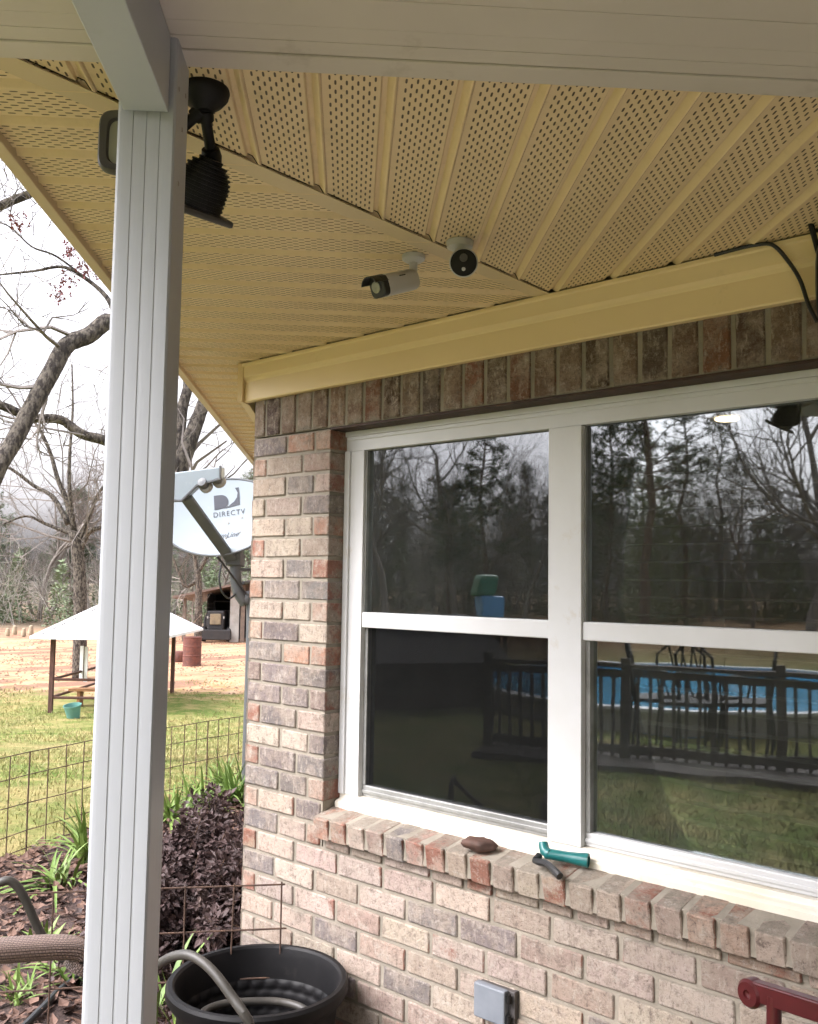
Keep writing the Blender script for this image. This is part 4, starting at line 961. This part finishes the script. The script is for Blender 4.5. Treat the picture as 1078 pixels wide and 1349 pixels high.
def pine_tree(seed, h, r_, loc, label, group):
    rr = random.Random(seed); gt, gw = G(), G()
    pts = [Vector((rr.gauss(0, .06)*t, rr.gauss(0, .06)*t, h*t/6-.2)) for t in range(7)]; gt.tube(pts, [r_*(1-.14*t) for t in range(7)], 8, False)
    for i in range(78):
        t = rr.uniform(.34, 1.0); q = pts[min(5, int(t*6))].lerp(pts[min(5, int(t*6))+1], t*6-min(5, int(t*6))); L = h*.21*(1.15-t)*rr.uniform(.6, 1.3)+.35; th = rr.uniform(0, 6.28)
        d = Vector((math.cos(th), math.sin(th), rr.uniform(-.1, .45))); e_ = q+d*L; gt.tube([q, q+d*L*.5+Vector((0,0,.05)), e_], [.035, .022, .008], 4, False)
        for j in range(9):
            c = q.lerp(e_, rr.uniform(.35, 1.08))+Vector((rr.gauss(0,.16), rr.gauss(0,.16), rr.gauss(.03,.14)))
            for m_ in range(11):
                v_ = Vector((rr.gauss(0,1), rr.gauss(0,1), rr.gauss(.25,.8))).normalized()*rr.uniform(.16, .34); s_ = v_.orthogonal().normalized()*.020
                n0 = len(gw.v); gw.v += [c-s_, c+s_, c+v_]; gw.f.append((n0, n0+1, n0+2))
    e = empty('pine_tree', Vector((0,0,0)), label, 'tree', group)
    build(gt, 'trunk', MT['pine_bark'], e, smooth=True, fixn=False, sharp=0); build(gw, 'crown', MT['pine_needle'], e, fixn=False); e.location = loc; return e
# the large oak behind the post: main limbs laid out, finer ones grown from them
def guided_tree(name, limbs, d, base, label, seed, spawn, m_bark='bark', buds=None, kidr=1.0):
    rr = random.Random(seed); e = empty(name, base, label, 'tree'); gt, gw = G(), G()
    for pts_, rp, dds, ns in limbs:
        Q = [at(u, v, d+dds[min(i, len(dds)-1)]) for i, (u, v) in enumerate(pts_)]
        if pts_ is limbs[0][0]: Q[0].z = gh(Q[0].x, Q[0].y)-.1
        P = bez(Q, 5); n_ = len(P)
        rad = [(rp[0]+(rp[1]-rp[0])*i/(n_-1))*d/FPX*(1+.10*mnoise.noise(Vector((i*.9, rp[0], seed)))) for i in range(n_)]
        gt.tube(P, rad, 10, True)
        for j in range(ns):
            k_ = rr.randrange(max(1, n_//6), n_-1); ax_ = (P[k_+1]-P[k_]).normalized(); o_ = ax_.orthogonal().normalized(); o_.rotate(Matrix.Rotation(rr.uniform(0, 6.283), 3, ax_))
            an = rr.uniform(.5, 1.3); branch(gt, gw, P[k_], ax_*math.cos(an)+o_*math.sin(an)+Vector((0,0,.25)), spawn*rr.uniform(.5, 1.2), max(.005, rad[k_]*.30*kidr), 2, 4, rr, .10, .30, 5, (4, 4, 4, 3))
    build(gt, 'trunk', MT[m_bark], e, smooth=True, fixn=False, sharp=0); build(gw, 'crown', MT['twig'], e, fixn=False)
    if buds:
        g = G()
        for (u, v, n_) in buds:
            for i in range(n_):
                c = at(u+rr.gauss(0, 7), v+rr.gauss(0, 7), d+rr.uniform(-.3, .3))
                for m_ in range(5): leaf(g, c, Vector((rr.gauss(0,1), rr.gauss(0,1), rr.gauss(0,1))), Vector((0,0,1)), rr.uniform(.025, .050), .012)
        build(g, 'buds', MT['bud_red'], e, fixn=False, kind='stuff')
    return e
guided_tree('oak_tree', [
    ([(176, 905), (184, 800), (205, 715), (229, 645)], (21, 14), (0, 0, 0, 0), 2),
    ([(229, 645), (240, 610), (254, 570), (266, 538), (285, 490), (300, 440)], (12, 7), (0, 0, .1, .2, .4, .6), 5),
    ([(229, 645), (235, 590), (240, 540), (248, 505), (240, 470)], (9, 6), (0, .2, .3, .4, .5), 3),
    ([(225, 690), (205, 560), (180, 470), (148, 424), (117, 442), (88, 455), (68, 490), (40, 540), (18, 582), (0, 612), (-25, 670)], (11, 9), (0, -.2, -.4, -.5, -.6, -.7, -.8, -.9, -1, -1.1, -1.2), 6),
    ([(222, 700), (185, 610), (142, 582), (108, 572), (80, 553), (40, 550), (4, 535), (-50, 520)], (7.5, 5), (.3, .4, .5, .5, .5, .4, .3, .2), 8),
    ([(180, 470), (155, 425), (143, 395), (120, 372), (85, 352), (45, 357), (0, 362)], (4, 1.2), (-.2, -.2, -.1, 0, 0, .1, .2), 6),
    ([(120, 372), (75, 338), (42, 325), (15, 300), (-10, 290)], (1.6, .8), (0, 0, 0, .1, .1), 5),
    ([(-60, 330), (-20, 285), (8, 268), (45, 253), (80, 235), (120, 200)], (7, 4), (.5, .5, .5, .5, .6, .6), 5)],
    10.5, on_ground(176, 905, 10.5), 'large lichened oak tree with a drooping limb, behind the fluted post', 11, 1.5, 'bark',
    [(92, 330, 22), (108, 355, 20), (75, 385, 26), (92, 372, 16), (128, 352, 14), (25, 290, 12), (22, 298, 12), (120, 338, 14)])
guided_tree('bare_tree', [
    ([(106, 862), (106, 800), (104, 740), (98, 700)], (9, 7), (0, 0, 0, 0), 2),
    ([(98, 700), (88, 660), (76, 630), (66, 595), (52, 565), (35, 545)], (4, 1.2), (0, .2, .3, .4, .4, .5), 9),
    ([(90, 690), (70, 655), (45, 640), (15, 618), (-10, 610)], (3.4, 1.2), (0, .3, .5, .5, .5), 8),
    ([(98, 700), (92, 650), (92, 600), (96, 540), (95, 480)], (3.2, .9), (0, -.2, -.2, 0, 0), 9),
    ([(104, 730), (118, 700), (138, 690), (160, 640), (175, 590)], (3.6, 1.4), (0, -.2, -.3, -.3, -.3), 8),
    ([(102, 720), (118, 680), (130, 650), (150, 625)], (3, 1.2), (0, -.2, -.3, -.3), 7),
    ([(98, 705), (60, 690), (35, 680), (5, 690)], (2.6, .9), (0, .2, .2, .2), 7)],
    27.0, on_ground(106, 862, 27), 'bare spreading tree standing behind the white canopy', 23, 3.6, 'bark', None, 1.0)
guided_tree('bare_tree', [
    ([(262, 800), (262, 775), (260, 750)], (5, 4), (0, 0, 0), 1),
    ([(260, 765), (245, 772), (236, 755), (226, 730)], (3, 1.3), (0, 0, 0, 0), 6), ([(260, 755), (272, 735), (280, 715), (290, 690)], (3, 1.2), (0, 0, 0, 0), 6), ([(260, 755), (255, 725), (250, 700)], (3, 1.2), (0, 0, 0), 6)],
    40.0, on_ground(262, 800, 40), 'gnarled small bare tree above the shed roof, under the dish', 31, 3.0, 'bark')
P1_ = bare_tree(101, 13, .17, ab(-20, 60, -1.07), 'bare grey tree in the wood beyond the yard', 'bare trees of the far wood')
protos = [P1_]+[bare_tree(101+i, h, r_, ab(-26+i*6, 64-i*2, -1.07), 'bare grey tree in the wood beyond the yard', 'bare trees of the far wood') for i, (h, r_) in enumerate(((11, .14), (14, .18), (10, .12)), 1)]
pines = [pine_tree(201+i, h, r_, ab(-33+i*7, 58+i*3, -1.07), 'green pine tree in the wood beyond the yard', 'pines of the far wood') for i, (h, r_) in enumerate(((12, .17), (15, .2), (9, .13)))]
def ring(n_, lo, hi, dlo, dhi, f, protos_, sc=(.75, 1.15), label=None, group=None):
    for i in range(n_):
        u = lo+(hi-lo)*(i+rnd.uniform(.1, .9))/n_; d = rnd.uniform(dlo, dhi); p = f(u, 800, d); p.z = gh(p.x, p.y)-.05
        copy_tree(rnd.choice(protos_), p, rnd.uniform(0, 6.28), rnd.uniform(*sc), label, group)
def brush(name, f, ulo, uhi, dlo, dhi, hmax, n_, mat, label, seed=1):     # leafless thicket: many-stemmed bushes
    rr = random.Random(seed); g = G()
    for i in range(n_):
        u = ulo+(uhi-ulo)*(i+rr.random())/n_; d = rr.uniform(dlo, dhi); p = f(u, 800, d); p.z = gh(p.x, p.y)-.05
        H = hmax*rr.uniform(.55, 1.1)
        for j in range(6):
            q = p+Vector((rr.gauss(0, .5), rr.gauss(0, .5), 0))
            branch(g, g, q, Vector((rr.gauss(0, .32), rr.gauss(0, .32), 1)), H*rr.uniform(.5, .9), rr.uniform(.014, .030), 2, 4, rr, .12, .20, 4, (0, 0, 5, 4))
    build(g, name, MT[mat], label=label, cat='woodland', kind='stuff', fixn=False)
def evergreens(name, f, ulo, uhi, dlo, dhi, hmax, n_, label, seed=2):
    rr = random.Random(seed); g = G()
    for i in range(n_):
        u = rr.uniform(ulo, uhi); d = rr.uniform(dlo, dhi); p = f(u, 800, d); p.z = gh(p.x, p.y); H = hmax*rr.uniform(.4, 1.1); W = H*rr.uniform(.22, .38)
        for j in range(420):
            t = rr.random()**1.3; r_ = W*(1.05-t)*math.sqrt(rr.random()); th = rr.uniform(0, 6.28); c = p+Vector((math.cos(th)*r_, math.sin(th)*r_, H*t))
            v_ = Vector((math.cos(th)+rr.gauss(0, .6), math.sin(th)+rr.gauss(0, .6), rr.gauss(.3, .5))).normalized()*rr.uniform(.15, .40); s_ = v_.orthogonal().normalized()*rr.uniform(.03, .07)
            n0 = len(g.v); g.v += [c-s_, c+s_, c+v_]; g.f.append((n0, n0+1, n0+2))
    build(g, name, MT['evergreen_far'], label=label, cat='woodland', kind='stuff', fixn=False)
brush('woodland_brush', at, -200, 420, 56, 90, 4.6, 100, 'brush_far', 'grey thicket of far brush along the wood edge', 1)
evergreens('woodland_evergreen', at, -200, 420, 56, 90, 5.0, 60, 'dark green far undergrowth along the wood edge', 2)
brush('mirrored_brush', refl, 360, 1300, 46, 76, 7.5, 190, 'twig', 'grey thicket of brush mirrored in the window glass', 3)
evergreens('mirrored_evergreen', refl, 360, 1300, 48, 76, 7.0, 90, 'dark green undergrowth mirrored in the window glass', 4)
evergreens('mirrored_cedars', refl, 785, 905, 38, 46, 8.6, 9, 'dense dark green cedar clump mirrored in the upper right pane', 6)
ring(20, -160, 390, 58, 88, at, protos, (.4, .75))
ring(14, -120, 130, 56, 84, at, pines, (.5, .75))
ring(9, 180, 380, 60, 84, at, pines, (.5, .75))
# the wood that the glass mirrors
lb, gb = 'bare tree of the wood mirrored in the window glass', 'bare trees mirrored in the window'
lp, gp = 'pine of the wood mirrored in the window glass', 'pines mirrored in the window'
ring(30, 380, 1250, 48, 72, refl, protos, (.6, .95), lb, gb)
ring(26, 400, 1200, 50, 72, refl, pines, (.55, .85), lp, gp)
for u, d, s_, pr_ in ((850, 36, .98, pines[1]), (800, 40, .8, pines[0]), (905, 44, .7, pines[1]), (640, 38, .75, pines[0]), (590, 44, .7, pines[2])):
    p = refl(u, 800, d); p.z = 0; copy_tree(pr_, p, u, s_, lp, gp)
for u, d, s_, k_ in ((470, 21, .8, 0), (515, 27, .9, 1), (600, 44, .95, 2), (690, 46, .9, 3), (1060, 30, .9, 2), (1120, 34, .9, 1), (990, 42, .8, 3)):
    p = refl(u, 800, d); p.z = 0; copy_tree(protos[k_], p, u*.7, s_, lb, gb)

# ================================================================== far yard
cn = empty('canopy_shelter', on_ground(147, 905, 21.5), 'white-roofed open shelter with brown posts in the yard', 'shelter')
f1, f2 = on_ground(67, 925, 20.2), on_ground(227, 905, 23.0)
e1 = Vector((rt.x, rt.y, 0)).normalized(); e2 = Vector((fw.x, fw.y, 0)).normalized()
W_, D_ = (f2-f1).dot(e1), (f2-f1).dot(e2)
zE = at(67, 837, 20.2).z
c4 = [f1, f1+e1*W_, f2, f1+e2*D_]
rl = at(39, 837, 19.9); rl.z = zE
rb = [rl, rl+e1*(W_+.95), rl+e1*(W_+.95)+e2*(D_+.7), rl+e2*(D_+.7)]
pk = (rb[0]+rb[2])/2; pk.z = at(150, 779, 21.6).z
g = G(); g.v = [Vector(q) for q in rb]+[pk]+[q+Vector((0,0,-.05)) for q in rb]; g.f = [(0,1,4), (1,2,4), (2,3,4), (3,0,4), (0,5,6,1), (1,6,7,2), (2,7,8,3), (3,8,5,0), (5,8,7,6)]
build(g, 'roof_sheet', MT['tarp'], cn)
g = G()
for i in range(10):
    t = i/10; a_ = rl.lerp(pk, t+.03)+e1*.16+Vector((0,0,.012)); b_ = rl.lerp(pk, t+.075)+e1*.16+Vector((0,0,.012)); g.tube([a_, b_], .012, 5)
build(g, 'eyelet_row', MT['tin_light'], cn)
for q in c4:
    zz = gh(q.x, q.y); g = G(); g.obox(Vector((q.x, q.y, (zE+zz)/2)), e1*.04, e2*.04, (0,0,(zE-zz)/2)); build(g, 'post', MT['brown_wood'], cn)
for h_ in (.30, .66):
    for a_, b_ in ((0, 1), (0, 3)):
        p, q = c4[a_], c4[b_]; g = G(); g.tube([Vector((p.x, p.y, gh(p.x, p.y)+h_)), Vector((q.x, q.y, gh(q.x, q.y)+h_))], .028, 6); build(g, 'rail', MT['brown_wood'], cn)
bq = on_ground(122, 905, 20.9); bn = empty('bench', bq, 'small orange-brown wooden bench under the white-roofed shelter', 'bench')
g = G(); g.obox(bq+Vector((0,0,.36)), e1*.45, e2*.15, (0,0,.025)); build(g, 'seat', MT['bench_wood'], bn)
for s_ in (-.25, .25): g = G(); g.obox(bq+e1*s_+Vector((0,0,.17)), e1*.03, e2*.12, (0,0,.17)); build(g, 'leg', MT['bench_wood'], bn)
for i, (u, v0, v1) in enumerate(((107, 851, 883), (113, 852, 886))):
    q = on_ground(u, 888, 21.8); g = G(); h0, h1 = at(u, v1, 21.8).z, at(u, v0, 21.8).z; g.obox(Vector((q.x, q.y, (h0+h1)/2-.1)), e1*.035, e2*.02, (0,0,(h1-h0)/2+.1))
    build(g, 'white_board', MT['tarp'], label='thin white board upright before the tree trunk, '+('left' if i == 0 else 'right')+' of two', cat='board', group='white boards under the shelter')
bq = on_ground(98, 931, 19.2); ax = Vector((.15, -.1, 1)).normalized()
bk = empty('bucket', bq, 'teal plastic bucket tilted on the grass before the shelter', 'bucket')
g = G(); g.lathe([(0, 0), (.11, 0), (.155, .26), (.17, .265), (.17, .29), (.158, .29), (.15, .25), (.105, .02), (0, .02)], bq+Vector((0,0,-.02)), 22, ax+e1*-.12); build(g, 'tub', MT['aqua_plastic'], bk, smooth=True)
# rusty barrel
bq = on_ground(253, 868, 30.5); g = G(); g.lathe([(0, 0), (.29, 0), (.30, .03), (.285, .05), (.285, .30), (.30, .32), (.285, .34), (.285, .60), (.30, .62), (.285, .64), (.285, .86), (.30, .88), (.29, .90), (.27, .89), (.265, .80), (0, .80)], bq, 28)
build(g, 'oil_drum', MT['rust'], label='rusty red oil drum standing on the dirt before the shed', cat='drum', smooth=True)
bq = on_ground(236, 868, 32.0); g = G(); g.lathe([(0, 0), (.24, 0), (.27, .08), (.26, .26), (.22, .34), (.19, .35), (0, .35)], bq, 20); build(g, 'fire_pit', MT['rust'], label='squat rusty metal tub left of the oil drum', cat='tub', smooth=True)
# open pole shed
sh = empty('pole_shed', on_ground(285, 838, 42), 'open tin-roofed pole shed with a tractor inside', 'shed')
def shp(u, v, d): return at(u, v, d)
s0, s1 = on_ground(238, 835, 42.6), on_ground(345, 835, 42.0); sd1 = (s1-s0); sd1.z = 0; SL = sd1.length; sd1.normalize(); sd2 = Vector((-sd1.y, sd1.x, 0))
if sd2.dot(ab(0, 1)) < 0: sd2 = -sd2
zr0, zr1 = at(236, 788, 42.6).z, at(345, 764, 42.0).z
g = G(); g.prism([Vector((s0.x, s0.y, zr0))-sd1*.3-sd2*.5, Vector((s1.x, s1.y, zr1))-sd2*.5, Vector((s1.x, s1.y, zr1-.3))+sd2*6, Vector((s0.x, s0.y, zr0-.3))+sd2*6-sd1*.3], (0, 0, .10)); build(g, 'roof', MT['shed_tin'], sh)
g = G(); zz = gh(s0.x, s0.y)
g.obox(s0.lerp(s1, .62)+sd2*3.2+Vector((0,0,1.0)), sd1*(SL*.38), sd2*.05, (0,0,1.15)); g.obox(s0.lerp(s1, .26)+sd2*2.2+Vector((0,0,1.0)), sd1*.03, sd2*1.0, (0,0,1.1)); build(g, 'back_wall', MT['unlit_dark'], sh)  # coloured near-black for the shade inside the shed
for t, m_, w_ in ((.04, 'shed_wood', .07), (.22, 'shed_wood', .05), (.66, 'tin_light', .20), (.76, 'shed_wood', .09), (.86, 'shed_wood', .10), (.97, 'shed_wood', .1)):
    q = s0.lerp(s1, t); zt_ = zr0+(zr1-zr0)*t; g = G(); g.obox(Vector((q.x, q.y, (zt_+zz)/2-.02)), sd1*w_, sd2*.06, (0,0,(zt_-zz)/2-.02)); build(g, 'post', MT[m_], sh)
for t0_, t1_ in ((.86, 1.0),):
    g = G(); a_, b_ = s0.lerp(s1, t0_), s0.lerp(s1, t1_); g.obox((a_+b_)/2+sd2*2+Vector((0,0,1.1)), (b_-a_)/2, sd2*.05, (0,0,1.15)); build(g, 'side_board', MT['shed_wood'], sh)
g = G(); q = s0.lerp(s1, .62); g.obox(q+sd2*3+Vector((0,0,1.1)), sd1*.03, sd2*3, (0,0,1.1)); build(g, 'partition', MT['unlit_dark'], sh)  # near-black as well, inner shade painted on
# tractor
tq = on_ground(283, 838, 42.0)+sd2*.8; tr_ = empty('tractor', tq, 'dark tractor parked nose-out in the pole shed', 'tractor')
g = G(); g.obox(tq+Vector((0,0,.95)), sd1*.36, sd2*.7, (0,0,.42)); g.obox(tq+sd2*.9+Vector((0,0,.85)), sd1*.62, sd2*.5, (0,0,.50)); build(g, 'body', MT['tractor_dark'], tr_, bevel=.06)
g = G(); g.obox(tq-sd2*.72+Vector((0,0,1.0)), sd1*.24, sd2*.03, (0,0,.24)); build(g, 'grille', MT['tractor_grille'], tr_, bevel=.03)
g = G(); g.obox(tq-sd2*1.1+Vector((0,0,.35)), sd1*.75, sd2*.12, (0,0,.22)); build(g, 'loader_bucket', MT['tractor_dark'], tr_, bevel=.03)
for s_ in (-1, 1):
    g = G(); g.lathe([(.25,-.13),(.52,-.15),(.60,-.10),(.60,.10),(.52,.15),(.25,.13)], tq+sd1*.62*s_+sd2*1.1+Vector((0,0,.60)), 24, sd1); wh = build(g, 'wheel', MT['tractor_dark'], tr_)
    g = G(); g.lathe([(0,-.05),(.25,-.08),(.25,.08),(0,.05)], tq+sd1*.62*s_+sd2*1.1+Vector((0,0,.60)), 18, sd1); build(g, 'rim', MT['tractor_grille'], wh)
    g = G(); g.lathe([(.12,-.09),(.30,-.10),(.34,-.06),(.34,.06),(.30,.10),(.12,.09)], tq+sd1*.55*s_-sd2*.35+Vector((0,0,.34)), 20, sd1); build(g, 'wheel', MT['tractor_dark'], tr_)
    g = G(); g.obox(tq+sd1*.33*s_-sd2*.66+Vector((0,0,1.08)), sd1*.05, sd2*.03, (0,0,.05)); build(g, 'headlight', MT['tin_light'], tr_)
g = G(); 
for s_ in (-.4, .4): g.tube([tq+sd2*1.1+sd1*s_+Vector((0,0,.9)), tq+sd2*1.1+sd1*s_+Vector((0,0,1.75))], .03, 6)
g.tube([tq+sd2*1.1-sd1*.4+Vector((0,0,1.75)), tq+sd2*1.1+sd1*.4+Vector((0,0,1.75))], .03, 6); build(g, 'roll_bar', MT['tractor_dark'], tr_)
# hay bales at the wood's edge
for i, u in enumerate((9, 20.5, 31, 42)):
    q = on_ground(u+(1.5, -.8, .6, -1)[i], 830, 47+(0, 1.2, -.5, .8)[i]); g = G(); sc_ = (.6, .7, .64, .75)[i]; g.lathe([(r_*sc_*(1-.12*i*(h_ > .3)/3), h_*sc_) for r_, h_ in ((0, 0), (.14, .0), (.17, .08), (.165, .40), (.13, .56), (.05, .62), (0, .63))], q, 12)
    build(g, 'hay_stack', MT['hay'], label=('first','second','third','fourth')[i]+' pale hay stack from the left at the wood edge', cat='hay stack', group='hay stacks at the wood edge', smooth=True)

# ================================================================== what the glass mirrors
pc_ = refl(925, 905, 14.0); pz = .10
pl = empty('swimming_pool', Vector((pc_.x, pc_.y, 0)), 'round blue above-ground pool mirrored in the right window', 'pool'); pc_.z = 0
g = G(); g.lathe([(3.25, 0), (3.25, .25)], pc_, 64); build(g, 'wall', MT['pool_wall'], pl, smooth=True)
g = G(); g.lathe([(3.19, .25), (3.19, -.4)], pc_, 64); build(g, 'liner', MT['pool_blue'], pl, smooth=True)
g = G(); g.lathe([(3.18, .23), (3.32, .23), (3.32, .26), (3.18, .26)], pc_, 64, closed=True); build(g, 'coping', MT['coping'], pl)
g = G(); g.lathe([(0, .15), (3.185, .15)], pc_, 64); build(g, 'water', MT['water'], pl)
ra, rb_ = refl(640, 985, 9.3), refl(1180, 985, 8.8); ra.z = rb_.z = 0
rl_ = empty('deck_railing', ra.lerp(rb_, .5), 'dark wooden baluster railing mirrored before the pool', 'railing'); RL = (rb_-ra).length; rd = (rb_-ra).normalized(); rn = Vector((-rd.y, rd.x, 0))
for z_, hh, ww in ((.86, .02, .06), (.78, .035, .02), (.12, .04, .02)): g = G(); g.obox(ra.lerp(rb_, .5)+Vector((0,0,z_)), rd*(RL/2), rn*ww, (0,0,hh)); build(g, 'rail', MT['deck_wood'], rl_)
n_ = int(RL/.108)
for i in range(n_+1):
    q = ra.lerp(rb_, i/n_); p = i % 12 == 0; g = G(); g.obox(q+Vector((0,0,.43 if not p else .47)), rd*(.014 if not p else .04), rn*(.014 if not p else .04), (0,0,.39 if not p else .47)); build(g, 'baluster' if not p else 'post', MT['deck_wood'], rl_)
g = G(); g.obox(ra.lerp(rb_, .5)-rn*0+Vector((0,0,.02)), rd*(RL/2), rn*.5, (0,0,.03)); build(g, 'deck_edge', MT['deck_wood'], rl_)
def iron_chair(u, d, rz, label):
    q = refl(u, 960, d); q.z = 0.02; e = empty('iron_chair', q, label, 'chair', 'iron chairs by the pool railing'); m_ = Matrix.Rotation(rz, 3, 'Z')
    T = lambda x, y, z: q+m_ @ Vector((x, y, z))
    for x, y in ((-.22,-.2),(.22,-.2),(-.22,.22),(.22,.22)): g = G(); g.tube([T(x, y, .44), T(x*1.12, y*1.15, 0)], .014, 6); build(g, 'leg', MT['black_metal'], e)
    g = G(); g.obox(q+Vector((0,0,.45)), m_ @ Vector((.25,0,0)), m_ @ Vector((0,.24,0)), (0,0,.018)); build(g, 'seat', MT['black_metal'], e)
    g = G(); g.tube([T(-.23,.22,.45), T(-.24,.27,.9), T(-.1,.29,1.02), T(.1,.29,1.02), T(.24,.27,.9), T(.23,.22,.45)], .016, 6)
    for x in (-.12, 0, .12): g.tube([T(x,.23,.46), T(x+.05,.25,.6), T(x-.05,.265,.75), T(x,.28,1.0)], .011, 5)
    build(g, 'backrest', MT['black_metal'], e, smooth=True)
    for s_ in (-1, 1): g = G(); g.tube(bez([T(.24*s_,.25,.70), T(.27*s_,0,.70), T(.27*s_,-.2,.66), T(.24*s_,-.2,.46)], 3), .013, 6); build(g, 'arm', MT['black_metal'], e, smooth=True)
for u_, d_, rz2, wd_ in ((862, 9.9, 1.0, 'first'), (900, 9.7, 2.6, 'second'), (938, 10.0, .3, 'third'), (980, 9.8, -1.9, 'fourth')): iron_chair(u_, d_, rz2, wd_+' black iron patio chair from the left, mirrored behind the railing')
# brown outbuilding
h0, h1 = refl(455, 960, 12.0), refl(640, 960, 12.5); h0.z = h1.z = 0; hd1 = (h1-h0); HL = hd1.length; hd1.normalize(); hn = Vector((-hd1.y, hd1.x, 0))
if hn.dot(h0-Vector((CAMX, CAMY, 0))) < 0: hn = -hn
ot = empty('outbuilding', h0.lerp(h1, .5), 'low brown outbuilding mirrored in the lower left pane', 'outbuilding')
zt_ = refl(560, 868, 12).z
g = G(); g.obox(h0.lerp(h1, .5)+hn*1.5+Vector((0,0,zt_/2)), hd1*(HL/2), hn*1.5, (0,0,zt_/2)); build(g, 'wall', MT['house_brown'], ot)
g = G(); m_ = h0.lerp(h1, .5); g.prism([m_+hd1*(HL/2+.25)-hn*.3+Vector((0,0,zt_-.05)), m_+hd1*(HL/2+.25)+hn*1.5+Vector((0,0,zt_+.5)), m_+hd1*(HL/2+.25)+hn*3.3+Vector((0,0,zt_-.05))], -hd1*(HL+.5)); build(g, 'roof', MT['roof_grey'], ot)
q = h0.lerp(h1, .36); g = G(); g.obox(q-hn*.01+Vector((0,0,zt_*.62)), hd1*.28, hn*.02, (0,0,.20)); wn_ = build(g, 'window', MT['tin_light'], ot)
g = G(); g.obox(q-hn*.033+Vector((0,0,zt_*.62)), hd1*.24, hn*.003, (0,0,.16)); build(g, 'pane', MT['unlit_dark'], wn_)
# blue and green play tower
pq = refl(645, 800, 17.0); pt_ = empty('play_tower', Vector((pq.x, pq.y, 0)), 'blue and green plastic play tower mirrored in the upper left pane', 'play tower')
vx = hd1; vy = hn; q = Vector((pq.x, pq.y, 0))
for a_ in (-.2, .2):
    for b_ in (-.2, .2): g = G(); g.obox(q+vx*a_+vy*b_+Vector((0,0,.45)), vx*.03, vy*.03, (0,0,.45)); build(g, 'leg', MT['deck_wood'], pt_)
z_ = refl(645, 797, 17).z; g = G(); g.obox(q+Vector((0,0,z_)), vx*.22, vy*.2, (0,0,.20)); build(g, 'slide_box', MT['blue_plastic'], pt_, bevel=.05)
z_ = refl(638, 770, 17).z; g = G(); g.obox(q-vx*.10+Vector((0,0,z_)), vx*.18, vy*.2, (.05,0,.18)); build(g, 'hood', MT['green_plastic'], pt_, bevel=.06)
print('objects', len(bpy.data.objects), 'bricks', nb[0])
